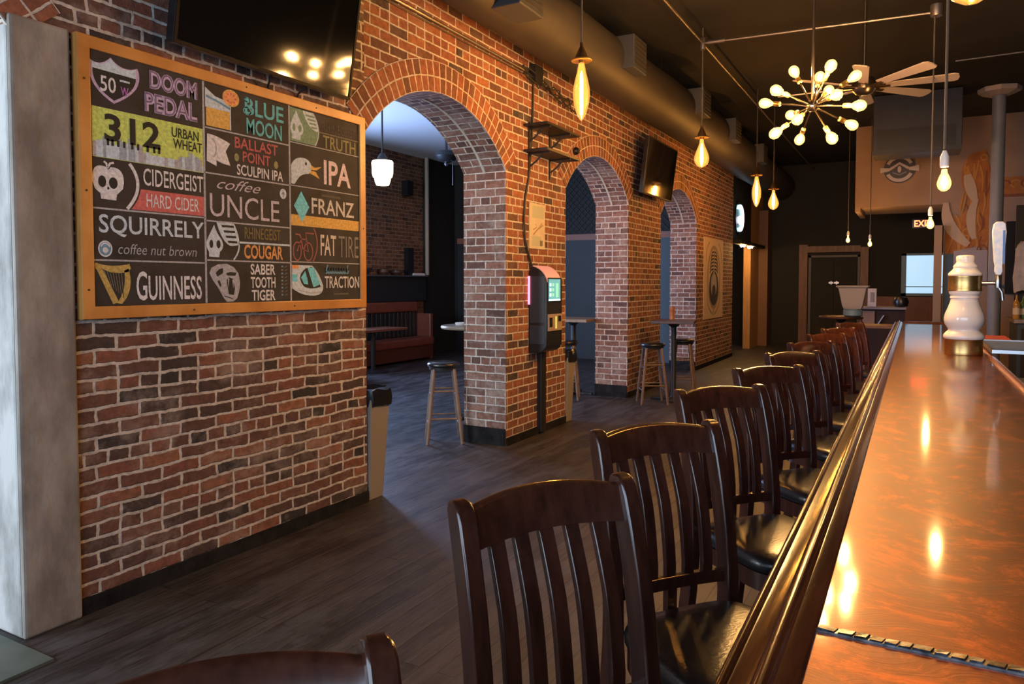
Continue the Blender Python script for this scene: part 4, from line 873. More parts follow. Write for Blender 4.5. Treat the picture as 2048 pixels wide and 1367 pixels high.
part(a, 'printed_emblem', [mat('poster_tan', (0.56, 0.43, 0.33), .8), mat('poster_taupe', (0.30, 0.23, 0.19), .8), mat('poster_navy', (0.032, 0.034, 0.055), .8), mat('poster_lilac', (0.36, 0.33, 0.38), .8)], po)

# ------------------------------------------------------------------ things on the first pier
sh = thing('wall_shelf', 'two-tier black shelf on iron brackets above the wall jukebox', 'shelf', (XW, 6.6, 2.8))
for z in (3.045, 2.80):
    mb = MB(); mb.box((XW, 6.23, z), (XW+.26, 7.0, z+.022)); part(mb, 'shelf_board', BLACK, sh)
for y in (6.34, 6.80):
    mb = MB(); mb.box((XW, y-.014, 2.60), (XW+.018, y+.014, 3.10)); b = part(mb, 'bracket', BLACK, sh)
    g = MB()
    for z in (3.045, 2.80): g.tube([(XW+.012, y, z-.13), (XW+.08, y, z-.085), (XW+.16, y, z-.012)], .009, 6); g.box((XW, y-.012, z-.012), (XW+.24, y+.012, z))
    g.build('support_arm', BLACK, parent=b, off=sh.location)
mb = MB(); mb.lathe([(0.035, 0), (0.045, .03), (0.03, .06)], (XW, 7.42, 2.99), 14, axis=(1, 0, 0)); solo(mb, 'wall_sensor', BLACKP, 'small round black sensor on the brick right of the black shelf', 'sensor', (XW, 7.42, 2.99), smooth=True)
pp = thing('paper_notice', 'narrow cream paper notice taped to the brick above the jukebox', 'notice', (XW, 6.51, 2.1))
mb = MB(); mb.box((XW+.004, 6.341, 1.874), (XW+.010, 6.684, 2.325)); part(mb, 'sheet', mat('notice_cream', (0.50, 0.42, 0.31), 0.8, c2=(0.56, 0.48, 0.37), nscale=6), pp)
nm = lambda u, v, ly: (XW+.010+.0006*ly, u, v); a = Art(nm)
a.rect(6.40, 2.18, 6.66, 2.30, 0, 1); a.rect(6.40, 1.90, 6.60, 2.0, 0, 1)
a.line([(6.42, 2.06), (6.50, 2.09), (6.47, 2.12)], .012, 1, 2); a.line([(6.42, 2.01), (6.52, 2.07), (6.64, 2.12)], .016, 1, 2); a.line([(6.56, 2.10), (6.62, 2.14)], .010, 1, 2); a.rect(6.57, 1.905, 6.63, 1.96, 2, 2)
part(a, 'printing', [mat('print_green', (0.40, 0.40, 0.30), .8), mat('print_tan', (0.30, 0.20, 0.13), .8), mat('print_dark', (0.13, 0.12, 0.09), .8)], pp)
jk = thing('wall_jukebox', 'black wall-mounted digital jukebox with a glowing screen and arched top', 'jukebox', (XW, 6.51, 0.84))
D = 0.20; ja, jb = 6.343, 6.70
prof = [(XW, .85), (XW, 1.64)] + [(XW+D*math.sin(t*PI/16), 1.50+.20*math.cos(t*PI/16)) for t in range(1, 9)] + [(XW+D, 1.0)] + [(XW+.09+.11*math.cos(t*PI/12), .94-.10*math.sin(t*PI/12)) for t in range(1, 6)]
mb = MB(); mb.extrude_profile(prof, ja, jb); part(mb, 'body', mat('jukebox_shell', (0.012, 0.013, 0.016), 0.35), jk, bevel=0.008)
mb = MB(); mb.box((XW+.015, ja-.006, 1.14), (XW+D-.02, ja, 1.60)); mb.box((XW+.015, ja-.006, .93), (XW+D-.02, ja, 1.115)); part(mb, 'side_panel', mat('jukebox_side', (0.030, 0.040, 0.055), 0.4), jk, bevel=0.004)
mb = MB(); hood = [(XW+D*math.sin(t*PI/16)*1.02, 1.505+.20*math.cos(t*PI/16)*1.02) for t in range(1, 8)]
mb.rings([[(x, ja+.02, z), (x, jb-.02, z), (x-.004, jb-.02, z-.01), (x-.004, ja+.02, z-.01)] for x, z in hood]); part(mb, 'lit_hood', mat('lit_hood', (.42, .22, .18), .35, emit=(1.0, 0.42, 0.34), estr=0.22), jk, smooth=True)
mb = MB(); mb.box((XW+D, ja+.02, 1.34), (XW+D+.006, jb-.03, 1.585)); fp = part(mb, 'screen_panel', BLACKP, jk)
a = Art(lambda u, v, ly: (XW+D+.006+.001*ly, u, v)); a.rect(ja+.03, 1.355, jb-.06, 1.57, 0, 1)
for k in range(6): a.rect(ja+.05+.06*(k % 2), 1.40+.05*(k//2), ja+.09+.06*(k % 2), 1.43+.05*(k//2), 1+k % 2, 2)
a.rect(ja+.19, 1.39, ja+.25, 1.53, 2, 2); a.rect(ja+.03, 1.355, jb-.06, 1.372, 1, 2)
a.build('screen', [mat('lit_teal', (.1, .3, .3), .3, emit=(0.06, 0.22, 0.24), estr=1.0), mat('lit_pale', (.6, .8, .8), .3, emit=(0.40, 0.62, 0.60), estr=1.0), mat('lit_green', (.2, .5, .3), .3, emit=(0.14, 0.40, 0.26), estr=1.0)], parent=fp, off=jk.location)
mb = MB(); mb.box((XW+D, ja+.02, 1.06), (XW+D+.012, jb-.03, 1.225)); cp = part(mb, 'card_panel', mat('card_plate', (0.30, 0.22, 0.17), .4), jk)
for q in (((XW+D+.012, ja+.04, 1.10), (XW+D+.016, ja+.10, 1.19)), ((XW+D+.012, ja+.24, 1.15), (XW+D+.016, ja+.30, 1.205))):
    g = MB(); g.box(*q); g.build('card_slot', BLACKP, parent=cp, off=jk.location)
g = MB(); g.box((XW+D+.012, ja+.17, 1.08), (XW+D+.018, ja+.20, 1.20)); g.build('button', mat('lime_light', (.4, .4, .1), .4, emit=(.5, .45, .1), estr=.5), parent=cp, off=jk.location)
mb = MB(); mb.box((XW+.004, ja-.02, 1.32), (XW+.022, ja-.012, 1.60)); part(mb, 'side_glow_strip', mat('lit_pink', (1, .2, .4), .4, emit=(1.0, 0.16, 0.32), estr=2.2), jk)
mb = MB(); mb.box((XW, 6.53, 0.02), (XW+.05, 6.64, 0.86)); solo(mb, 'cable_raceway', BLACK, 'black vertical cable cover running from the jukebox down to the floor', 'cable cover', (XW, 6.58, 0), bevel=0.006)

# ------------------------------------------------------------------ waste bins in the arches
def bin_(label, y, w, bag):
    T = thing('waste_bin', label, 'waste bin', (-3.52, y+.10, 0), group='slim grey bins in the arches')
    xa, xb = -3.74, -3.30
    mb = MB(); mb.rings([[(xa+.03, y, 0), (xb-.02, y, 0), (xb-.02, y+.15*w, 0), (xa+.03, y+.15*w, 0)], [(xa, y, .72), (xb, y, .72), (xb, y+.21*w, .72), (xa, y+.21*w, .72)]]); part(mb, 'bin_body', GREY, T, bevel=0.008)
    mb = MB(); random.seed(bag)
    k = 26; per = []
    for i in range(k):
        t = i/k*4; s = int(t); f = t-s
        P = [(xa, y), (xb, y), (xb, y+.21*w), (xa, y+.21*w)]; p, q = P[s], P[(s+1) % 4]; per.append((p[0]+(q[0]-p[0])*f, p[1]+(q[1]-p[1])*f))
    c = (-3.52, y+.105*w)
    def rg(sc, z, j): return [(c[0]+(x-c[0])*sc+random.uniform(-j, j), c[1]+(yy-c[1])*sc+random.uniform(-j, j), z+random.uniform(-j, j)) for x, yy in per]
    mb.rings([rg(1.04, .66, .006), rg(1.06, .72, .006), rg(1.04, .775, .012), rg(.92, .79, .012), rg(.8, .72, .01)], cap=False); part(mb, 'bin_liner', mat('bin_bag', (0.010, 0.011, 0.016), 0.25), T, smooth=50)
bin_('slim grey waste bin with a black liner beside the chalkboard wall', 3.925, 1.0, 3)
bin_('slim grey waste bin with a black liner beside the jukebox pier', 7.225, 0.95, 8)

# ------------------------------------------------------------------ wooden stools and pub tables
def round_stool():
    T = thing('wooden_stool', 'x', 'stool')
    mb = MB(); mb.lathe([(0.0, .775), (0.09, .778), (0.145, .770), (0.158, .752), (0.155, .735), (0.14, .725), (0, .725)], (0, 0, 0), 28); part(mb, 'seat', LEATH, T, smooth=60)
    mb = MB(); mb.lathe([(0.135, .700), (0.14, .725), (0, .725)], (0, 0, 0), 24); part(mb, 'seat_base', BLACK, T, smooth=True)
    tp, bt = .095, .165
    for sx, sy in ((1, 1), (1, -1), (-1, 1), (-1, -1)):
        mb = MB(); mb.tube([(sx*bt, sy*bt, 0), (sx*(bt*.5+tp*.5), sy*(bt*.5+tp*.5), .36), (sx*tp, sy*tp, .71)], [.015, .019, .017], 10); part(mb, 'leg', PINEW, T, smooth=True)
    def at(z): return bt+(tp-bt)*z/.71
    for z0_, ax in ((.24, 0), (.18, 1), (.50, 0), (.46, 1)):
        q = at(z0_)
        for sg in (-1, 1):
            mb = MB(); mb.tube([(-q, sg*q, z0_), (q, sg*q, z0_)] if ax == 0 else [(sg*q, -q, z0_), (sg*q, q, z0_)], .010, 8); part(mb, 'rung', PINEW, T, smooth=True)
    return T
SG = 'round-seated wooden stools beyond the bar aisle'
st0 = round_stool()
spots = [(-3.965, 5.79, 38, 'wooden stool with a round black seat standing inside the first arch'),
         (-2.90, 8.93, 30, 'wooden stool with a round black seat in front of the pier under the smaller television'),
         (-2.74, 9.75, 10, 'wooden stool with a round black seat behind another, by the third arch'),
         (-4.02, 8.75, 20, 'wooden stool with a round black seat seen through the second arch')]
for i, (x, y, a_, lb) in enumerate(spots):
    o = st0 if i == 0 else copy_tree(st0)
    o.location = (x, y, 0); o.rotation_euler = (0, 0, math.radians(a_)); o['label'] = lb; o['group'] = SG
def pub_table(label, x, y, w, d, top, rz=0, round_=False, h=1.05):
    T = thing('pub_table', label, 'table', (x, y, 0), math.radians(rz), group='high pub tables')
    mb = MB()
    if round_: mb.lathe([(w/2, h-.04), (w/2+.01, h-.02), (w/2, h), (0, h)], (0, 0, 0), 36)
    else: mb.box((-w/2, -d/2, h-.04), (w/2, d/2, h))
    part(mb, 'tabletop', top, T, False, bevel=0.004, smooth=round_)
    mb = MB(); mb.lathe([(.05, .02), (.035, .06), (.035, h-.1), (.10, h-.04)], (0, 0, 0), 16); part(mb, 'column', BLACK, T, False, smooth=True)
    mb = MB(); mb.box((-.28, -.035, 0), (.28, .035, .035)); mb.box((-.035, -.28, 0), (.035, .28, .035)); part(mb, 'base', BLACK, T, False, bevel=0.008)
    return T
TOPW = mat('tabletop_wood', (0.16, 0.10, 0.06), 0.35, c2=(0.24, 0.16, 0.10), nscale=4, stretch=(6, 1, 1))
TOPD = mat('tabletop_dark', (0.05, 0.022, 0.014), 0.3, c2=(0.08, 0.035, 0.02), nscale=4, stretch=(6, 1, 1))
pub_table('round-topped pub table in the dining room behind the first pier', -4.42, 7.05, .72, .72, mat('pale_top', (0.26, 0.20, 0.14), 0.35), 0, True)
pub_table('dark-topped pub table between the stools at the third arch', -2.75, 9.35, .55, .62, TOPD, 12)
pub_table('brown-topped pub table seen through the second arch', -4.10, 9.15, .60, .70, TOPW, 5)
mb = MB(); mb.lathe([(.055, 0), (.07, .025), (.06, .03), (.05, .01), (0, .008)], (-4.55, 7.0, 1.05), 18); solo(mb, 'ash_tray', WHITEP, 'small white dish on the round pub table behind the first pier', 'dish', (-4.55, 7.0, 1.05), smooth=True)
# orange menu card by the third arch
mb = MB(); mb.box((-2.83, 9.42, 1.05), (-2.79, 9.52, 1.22)); solo(mb, 'menu_card', mat('menu_red', (0.36, 0.10, 0.05), .6, c2=(0.42, 0.28, 0.18), nscale=12), 'small red table card standing on the dark pub table', 'menu card', (-2.8, 9.47, 1.05))

# ------------------------------------------------------------------ dining room beyond the first arch
bo = thing('booth_bench', 'red vinyl booth bench with a black channelled back along the far brick wall', 'booth', (-8.75, 10.8, 0))
mb = MB(); mb.box((-9.05, 8.6, 0), (-8.95, 12.1, 1.16)); mb.box((-9.05, 12.02, 0), (-8.55, 12.12, .92)); part(mb, 'shell', REDV, bo, bevel=.02)
mb = MB(); mb.box((-8.96, 8.6, .96), (-8.86, 12.02, 1.16)); part(mb, 'top_roll', REDV, bo, bevel=.03)
mb = MB()
for k in range(26): mb.box((-8.95, 8.62+k*.131, .46), (-8.87, 8.735+k*.131, .96))
part(mb, 'back_cushion', mat('black_vinyl', (0.012, 0.013, 0.015), .3), bo, bevel=.025, bseg=3)
mb = MB(); mb.box((-8.93, 8.6, .30), (-8.45, 12.02, .46)); part(mb, 'seat', REDV, bo, bevel=.03)
mb = MB(); mb.box((-8.93, 8.6, .05), (-8.50, 12.02, .30)); part(mb, 'base', mat('booth_base', (0.07, 0.02, 0.013), .5), bo)
bt_ = thing('booth_table', 'low dark red booth table in front of the channelled bench', 'table', (-8.1, 9.7, 0))
mb = MB(); mb.box((-8.40, 9.0, .71), (-7.85, 10.35, .75)); part(mb, 'tabletop', mat('booth_top', (0.16, 0.06, 0.035), .3), bt_, bevel=.006)
mb = MB(); mb.lathe([(.25, 0), (.25, .02), (.04, .05), (.04, .71)], (-8.1, 9.7, 0), 16); part(mb, 'pedestal', BLACK, bt_)
b2 = thing('booth_bench', 'end of a red vinyl booth bench low at the edge of the first arch', 'booth', (-8.0, 8.6, 0))
mb = MB(); mb.box((-8.1, 8.2, 0), (-7.4, 8.75, .50)); part(mb, 'seat', REDV, b2, bevel=.05, bseg=4)
mb = MB(); mb.box((-8.1, 8.05, 0), (-7.4, 8.2, .95)); part(mb, 'back', REDV, b2, bevel=.03)
lg = thing('black_ledge', 'black half-wall cabinet with a ledge behind the channelled booth', 'cabinet', (-9.0, 11.5, 0))
mb = MB(); mb.box((-9.095, 8.4, 1.17), (-8.96, 12.45, 1.66)); part(mb, 'body', mat('ledge_black', (0.012, 0.014, 0.018), .5), lg)
mb = MB(); mb.box((-9.095, 8.4, 1.66), (-8.90, 12.45, 1.69)); part(mb, 'ledge_top', mat('ledge_top', (0.06, 0.065, 0.075), .35), lg)
for nm_, y, lb, ct, pf, mm in (('glass_bowl', 10.55, 'dark bowl standing first on the black ledge', 'bowl', [(.04, 0), (.12, .06), (.15, .13), (.14, .13)], STEEL), ('folded_cloth', 12.2, 'white folded cloth on the black ledge beside the pale pipe', 'cloth', None, WHITEP),
                              ('round_jar', 11.1, 'squat brown jar on the black ledge', 'jar', [(.08, 0), (.12, .05), (.11, .11), (.06, .13)], TOPD), ('round_jar', 11.5, 'low brown dish next to the squat jar on the black ledge', 'dish', [(.09, 0), (.13, .05), (.12, .09), (.1, .10)], TOPD)):
    mb = MB()
    if pf: mb.lathe(pf, (-9.0, y, 1.69), 16)
    else: mb.rings([[(-9.06+.12*i, y-.2+.4*j, 1.69) for i, j in ((0, 0), (1, 0), (1, 1), (0, 1))], [(-9.05+.10*i, y-.18+.36*j, 1.735) for i, j in ((0, 0), (1, 0), (1, 1), (0, 1))]])
    solo(mb, nm_, mm, lb, ct, (-9.0, y, 1.69), smooth=bool(pf))
sp = thing('wall_speaker', 'narrow black speaker standing on the ledge against the brick', 'speaker', (-9.03, 11.95, 1.69))
mb = MB(); mb.box((-9.08, 11.87, 1.69), (-8.98, 12.05, 2.25)); part(mb, 'cabinet', BLACKP, sp)
sp2 = thing('wall_speaker', 'small black box high on the far brick wall near the pipe', 'speaker', (-9.05, 11.9, 3.35))
mb = MB(); mb.box((-9.10, 11.82, 3.3), (-8.95, 12.0, 3.6)); part(mb, 'cabinet', BLACKP, sp2)
def school(label, x, y, z):
    T = thing('schoolhouse_pendant', label, 'pendant light', (x, y, z))
    mb = MB(); mb.tube([(x, y, z+.22), (x, y, 4.15)], .012, 8); part(mb, 'stem', BLACK, T)
    mb = MB(); mb.lathe([(.03, .26), (.07, .20), (.075, .16)], (x, y, z), 18); part(mb, 'fitter', BLACK, T, smooth=True)
    mb = MB(); mb.lathe([(.08, .165), (.14, .155), (.148, .13), (.142, -.02), (.132, -.06), (.115, -.075), (.10, -.14), (.085, -.175), (0, -.178)], (x, y, z), 26); part(mb, 'glass_shade', OPAL, T, smooth=True)
school('white glowing schoolhouse pendant hanging in the room beyond the first arch', -6.441, 7.94, 3.055)
bf = thing('dark_pendant', 'dark ceiling fixture with a pull chain in the room beyond the first arch', 'ceiling fixture', (-6.81, 10.05, 3.63))
mb = MB(); mb.tube([(-6.81, 10.05, 3.70), (-6.81, 10.05, 4.15)], .02, 8); part(mb, 'downrod', BLACK, bf)
mb = MB(); mb.lathe([(.06, .10), (.17, .07), (.19, 0), (.15, -.06), (.07, -.10)], (-6.81, 10.05, 3.63), 20); part(mb, 'housing', BLACK, bf, smooth=True)
mb = MB(); mb.lathe([(.03, -.10), (.04, -.13), (.02, -.16)], (-6.81, 10.05, 3.63), 12); part(mb, 'finial', STEEL, bf, smooth=True)
mb = MB(); mb.tube([(-6.72, 10.1, 3.55), (-6.72, 10.1, 3.15)], .006, 6); part(mb, 'pull_chain', STEEL, bf)

# ------------------------------------------------------------------ the bar
bar = thing('bar_counter', 'long copper-topped bar with a molded dark wood rail', 'bar', (0.1, 4.0, 0))
BY0, BY1 = -1.2, 9.6
mb = MB(); mb.box((-.104, BY0, 1.04), (0.405, BY1, 1.07)); part(mb, 'copper_top', COPPER, bar)
def arc_pts(cx, cz, r, a0, a1, n): return [(cx+r*math.cos(math.radians(a0+(a1-a0)*i/n)), cz+r*math.sin(math.radians(a0+(a1-a0)*i/n))) for i in range(n+1)]
RP = [(-.150, .985), (-.178, .990)] + arc_pts(-.176, 1.012, .014, 215, 180, 4) + [(-.190, 1.02), (-.190, 1.068)] + arc_pts(-.1845, 1.076, .0055, 180, 20, 8) + [(-.178, 1.0735), (-.176, 1.0732), (-.154, 1.0790), (-.152, 1.0795)] + arc_pts(-.1405, 1.0855, .0105, 195, 5, 12) + [(-.1288, 1.083), (-.126, 1.0822), (-.108, 1.0745), (-.105, 1.0730), (-.1035, 1.071), (-.1035, .985)]
mb = MB(); mb.extrude_profile(RP, BY0, BY1); part(mb, 'rail', RWOOD, bar, smooth=32)
mb = MB(); mb.box((-.11, BY1, .985), (.44, BY1+.06, 1.085)); part(mb, 'end_rail', RWOOD, bar, bevel=.015, bseg=3)
mb = MB(); mb.extrude_profile([(.405, 1.0), (.405, 1.074), (.411, 1.083), (.424, 1.087), (.438, 1.083), (.445, 1.074), (.445, 1.0)], BY0, BY1); part(mb, 'service_lip', mat('copper_lip', (0.50, 0.20, 0.10), .25, metal=.8), bar, smooth=40)
mb = MB(); mb.box((.06, BY0, .12), (.40, BY1, 1.04)); part(mb, 'front_panel', DWOOD, bar)
mb = MB()
for k in range(13): y = BY0+.1+k*.83; mb.box((.045, y, .22), (.06, y+.68, .90))
part(mb, 'raised_panel', DWOOD, bar, bevel=.008)
mb = MB(); mb.box((.08, BY0, 0), (.40, BY1, .12)); part(mb, 'kick_plate', BLACK, bar)
mb = MB(); mb.tube([(.0, BY0+.1, .20), (.0, BY1-.1, .20)], .022, 10)
fr = part(mb, 'foot_rail', BRASS, bar, smooth=True)
mb = MB()
for k in range(7): y = BY0+.4+k*1.6; mb.tube([(.0, y, .20), (.03, y, .20), (.06, y, .24)], .012, 6)
mb.build('rail_bracket', BRASS, parent=fr, off=bar.location)
# twisted pewter strip over the joint in the copper
mb = MB(); random.seed(2)
x = -.104
mb.box((-.1035, 1.020, 1.070), (.405, 1.036, 1.0725))
while x < .385:
    w = random.uniform(.010, .022)
    if not .12 < x < .16: mb.rings([[(x+.004*s_, 1.020+.016*j, 1.0725) for s_, j in ((0, 0), (w/.004, 0), (w/.004+1, 1), (1, 1))], [(x+.004*s_+.001, 1.022+.012*j, 1.0725+random.uniform(.0010, .0026)) for s_, j in ((0, 0), (w/.004-.5, 0), (w/.004+.5, 1), (1, 1))]])
    x += w+random.uniform(.001, .004)
part(mb, 'joint_strip', PEWTER, bar)

# drip trays on the service side
dt = thing('drip_tray', 'steel drip tray on the bar behind the ceramic tap tower', 'drip tray', (.57, 5.5, 1.05))
mb = MB(); mb.box((.43, 5.35, 1.0972), (.78, 6.35, 1.104)); mb.box((.43, 5.35, 1.104), (.78, 5.37, 1.118)); mb.box((.43, 6.33, 1.104), (.78, 6.35, 1.118)); mb.box((.43, 5.37, 1.104), (.445, 6.33, 1.118)); mb.box((.765, 5.37, 1.104), (.78, 6.33, 1.118)); part(mb, 'tray', STEEL, dt)
mb = MB()
for k in range(18): mb.box((.45, 5.40+k*.051, 1.106), (.76, 5.42+k*.051, 1.112))
part(mb, 'grille', mat('tray_grille', (.18, .18, .18), .4, metal=.8), dt)
mb = MB(); mb.box((.43, 6.45, 1.088), (.66, 7.15, 1.100)); solo(mb, 'bar_mat', mat('red_mat', (0.25, 0.03, 0.02), .6), 'flat red bar mat behind the drip tray', 'bar mat', (.5, 6.8, 1.088), bevel=.003)
sk = thing('speed_rail', 'steel bottle rail on the bartender side at the right edge of the bar', 'bottle rail', (.55, 4.4, .95))
mb = MB(); mb.box((.446, 3.4, .96), (.60, 5.2, .97)); mb.box((.59, 3.4, .97), (.60, 5.2, 1.02)); part(mb, 'tray', STEEL, sk)
mb = MB(); mb.tube([(.605, 3.4, 1.05), (.605, 5.2, 1.05)], .012, 8); part(mb, 'front_bar', STEEL, sk, smooth=True)
mb = MB()
for k in range(4): mb.box((.598, 3.42+k*.58, .97), (.61, 3.44+k*.58, 1.05))
part(mb, 'bar_post', STEEL, sk)

# ceramic tap tower
TX, TY = .288, 5.52
tw = thing('ceramic_tap_tower', 'white vase-shaped ceramic beer tower with brass bands on the copper bar', 'beer tower', (TX, TY, 1.07))
k_ = 1/308.0
def zz(px): return (712-px)*k_
def lat(prof): return [(r*k_, zz(y)) for r, y in prof]
mb = MB(); mb.lathe(lat([(0, 712), (33, 712), (33.5, 710), (33, 706), (33, 684), (34, 681), (0, 681)]), (TX, TY, 1.07), 40); part(mb, 'base_band', BRASS, tw, smooth=True)
mb = MB(); mb.lathe(lat([(34, 681), (35.5, 679), (36, 675), (34, 671), (30, 667), (27.5, 664), (27.5, 661.5), (30, 658), (33.5, 652), (35.2, 645), (35.2, 639), (33.5, 631), (30, 622), (26.5, 613), (24.5, 605), (24, 601), (25.5, 600), (25.5, 597), (24.5, 595), (26.5, 592), (28, 588), (28, 585)]), (TX, TY, 1.07), 44); part(mb, 'body', CERAM, tw, smooth=50)
mb = MB(); mb.lathe(lat([(28.5, 586), (29.5, 585), (29.5, 582), (29, 580), (29, 560), (29.5, 558), (29.5, 556), (28, 555)]), (TX, TY, 1.07), 40); part(mb, 'upper_band', BRASS, tw, smooth=True)
mb = MB(); mb.lathe(lat([(29, 555.5), (30, 554), (29.5, 551), (26, 547), (22, 543), (20.5, 540), (21.5, 538), (20.5, 535), (17, 531), (15.5, 528), (16.5, 525), (16.5, 519), (15, 516), (9, 514.5), (0, 514)]), (TX, TY, 1.07), 40); part(mb, 'cap', CERAM, tw, smooth=50)
for ang, h in ((-8, 1), (70, 0)):
    d = Vector((math.cos(math.radians(ang)), math.sin(math.radians(ang)), 0)); o0 = Vector((TX, TY, 1.07+zz(570)))
    mb = MB(); mb.tube([o0+d*.09, o0+d*.15, o0+d*.175], .012, 10); mb.lathe([(.016, -.03), (.018, 0), (.018, .03), (.010, .05)], o0+d*.178, 12); mb.tube([o0+d*.178+Vector((0, 0, -.02)), o0+d*.20+Vector((0, 0, -.06)), o0+d*.205+Vector((0, 0, -.11))], .009, 10)
    fc = part(mb, 'faucet', STEEL, tw, smooth=True)
    if h:
        b0 = o0+d*.178
        g = MB(); g.rings([[(b0.x+w*cx_, b0.y+.018*cy_, b0.z+z) for cx_, cy_ in ((-1, -1), (1, -1), (1, 1), (-1, 1))] for w, z in ((.014, .05), (.022, .075), (.020, .11), (.026, .14), (.033, .24), (.038, .32), (.032, .37), (.018, .385))]); hd = g.build('tap_handle', mat('handle_white', (.75, .73, .70), .3, c2=(.50, .60, .78), nscale=30), parent=fc, off=tw.location, bevel=.006, bseg=3)
        g = MB(); g.box((b0.x+.018, b0.y-.0205, b0.z+.12), (b0.x+.030, b0.y-.0185, b0.z+.33)); g.ell if False else None
        g.build('blue_stripe', mat('handle_blue', (.05, .15, .45), .35), parent=fc, off=tw.location)

# ------------------------------------------------------------------ bar stools with slatted backs
def yb(z):
    P = [(0.0, -.27), (.45, -.215), (.66, -.20), (.80, -.206), (.95, -.228), (1.08, -.262), (1.16, -.288)]
    for (a0, b0), (a1, b1) in zip(P, P[1:]):
        if z <= a1: return b0+(b1-b0)*(z-a0)/(a1-a0)
    return P[-1][1]
def slat_stool():
    T = thing('slat_back_stool', 'x', 'bar stool')
    # rear legs rise into the back posts
    for sx in (-1, 1):
        mb = MB(); zs = [0, .2, .45, .62, .70, .78, .88, .98, 1.06, 1.115, 1.135, 1.147, 1.152]
        secs = []
        for z in zs: secs.append((.0175, .027 if z < .7 else .025))
        secs[-3] = (.0175, .023); secs[-2] = (.0165, .017); secs[-1] = (.014, .008)
        mb.sweep([(sx*(.178+.018*max(0, (.6-z)/.6)), yb(z), z) for z in zs], secs); part(mb, 'back_post', DWOOD, T, False, bevel=.004, smooth=30)
    # bowed crest rail
    mb = MB(); rs = []
    for i in range(15):
        t = -1+2*i/14; x = t*.166; bow = -.030*(1-t*t); ztop = 1.136+.014*(1-t*t); zbot = 1.068+.005*(1-t*t); th = .011
        rs.append([(x, yb(zbot)+bow-th, zbot), (x, yb(zbot)+bow+th, zbot), (x, yb(ztop-.006)+bow+th, ztop-.006), (x, yb(ztop)+bow+th*.4, ztop), (x, yb(ztop)+bow-th*.4, ztop), (x, yb(ztop-.006)+bow-th, ztop-.006)])
    mb.rings(rs); part(mb, 'crest_rail', DWOOD, T, False, smooth=40)
    mb = MB(); z0, z1 = .735, .768; rs = []
    for i in range(9):
        t = -1+2*i/8; x = t*.166; bow = -.012*(1-t*t); rs.append([(x, yb(.75)+bow-.011, z0), (x, yb(.75)+bow+.011, z0), (x, yb(.75)+bow+.011, z1), (x, yb(.75)+bow-.011, z1)])
    mb.rings(rs); part(mb, 'lower_rail', DWOOD, T, False, bevel=.003, smooth=40)
    mb = MB(); mb.box((-.014, yb(.72)-.022, .66), (.014, yb(.72)+.0, .737)); part(mb, 'centre_block', DWOOD, T, False)
    for k in range(5):
        x = -.112+k*.056; t = x/.166; mb = MB(); pts = []; secs = []
        for j in range(9):
            z = .762+(1.074-.762)*j/8; b = -.012*(1-t*t)+(-.018*(1-t*t))*j/8 + .010*math.sin(PI*j/8); pts.append((x, yb(z)+b, z)); secs.append((.0158, .0075))
        mb.sweep(pts, secs); part(mb, 'slat', DWOOD, T, False, bevel=.002, smooth=40)
    # seat: wooden frame and padded leather
    def plan(sc, n=36):
        out = []
        for i in range(n):
            a_ = 2*PI*i/n; c_, s_ = math.cos(a_), math.sin(a_); e = .42
            x = math.copysign(abs(c_)**e, c_); y = math.copysign(abs(s_)**e, s_); w = .188+.020*(y+1)/2
            out.append((x*w*sc, y*.198*sc+.008))
        return out
    mb = MB(); mb.rings([[(x, y, z) for x, y in plan(.985)] for z in (.595, .650)]); part(mb, 'seat_frame', DWOOD, T, False, smooth=30)
    mb = MB(); mb.rings([[(x, y, z) for x, y in plan(sc)] for sc, z in ((.98, .651), (1.015, .660), (1.02, .676), (1.0, .690), (.93, .700), (.75, .707), (.4, .710))]); part(mb, 'seat_cushion', LEATH, T, False, smooth=60)
    for sx in (-1, 1):
        mb = MB(); mb.sweep([(sx*.19, .19, 0), (sx*.183, .18, .3), (sx*.178, .175, .60)], [(.016, .016), (.019, .019), (.021, .021)]); part(mb, 'front_leg', DWOOD, T, False, bevel=.003)
    for a_, b_ in (((-.17, .178, .24), (.17, .192, .275)), ((-.17, -.245, .30), (.17, -.233, .33)), ((-.195, -.22, .27), (-.178, .18, .30)), ((.178, -.22, .27), (.195, .18, .30))):
        mb = MB(); mb.box(a_, b_); part(mb, 'stretcher', DWOOD, T, False, bevel=.003)
    return T
ROW = [(-.598, .450, 35, 'dark slat-back bar stool nearest the camera, cut off by the bottom edge of the picture'),
       (-.596, 1.205, 31, 'dark slat-back bar stool, the nearest one whose whole backrest shows'),
       (-.598, 1.873, 38, 'dark slat-back bar stool second behind the nearest whole backrest'),
       (-.615, 2.68, 38, 'dark slat-back bar stool third from the nearest whole backrest, golden light on its seat'),
       (-.575, 3.45, 38, 'dark slat-back bar stool fourth from the nearest whole backrest, amber spot on its crest rail'),
       (-.580, 4.26, 37, 'dark slat-back bar stool fifth from the nearest whole backrest'),
       (-.580, 5.05, 36, 'dark slat-back bar stool sixth from the nearest whole backrest'),
       (-.570, 5.92, 36, 'dark slat-back bar stool seventh from the nearest whole backrest'),
       (-.560, 6.75, 34, 'dark slat-back bar stool next to last before the table with the white tub'),
       (-.540, 7.75, 30, 'dark slat-back bar stool last in the row before the table with the white tub')]
s0 = slat_stool()
for i, (x, y, a_, lb) in enumerate(ROW):
    o = s0 if i == 0 else copy_tree(s0)
    f = Vector((math.cos(math.radians(a_)), -math.sin(math.radians(a_)), 0))
    o.location = Vector((x, y, 0))+f*.285
    o.rotation_euler = (0, 0, math.atan2(f.y, f.x)-PI/2)
    o['label'] = lb; o['group'] = 'slat-back stools along the bar'

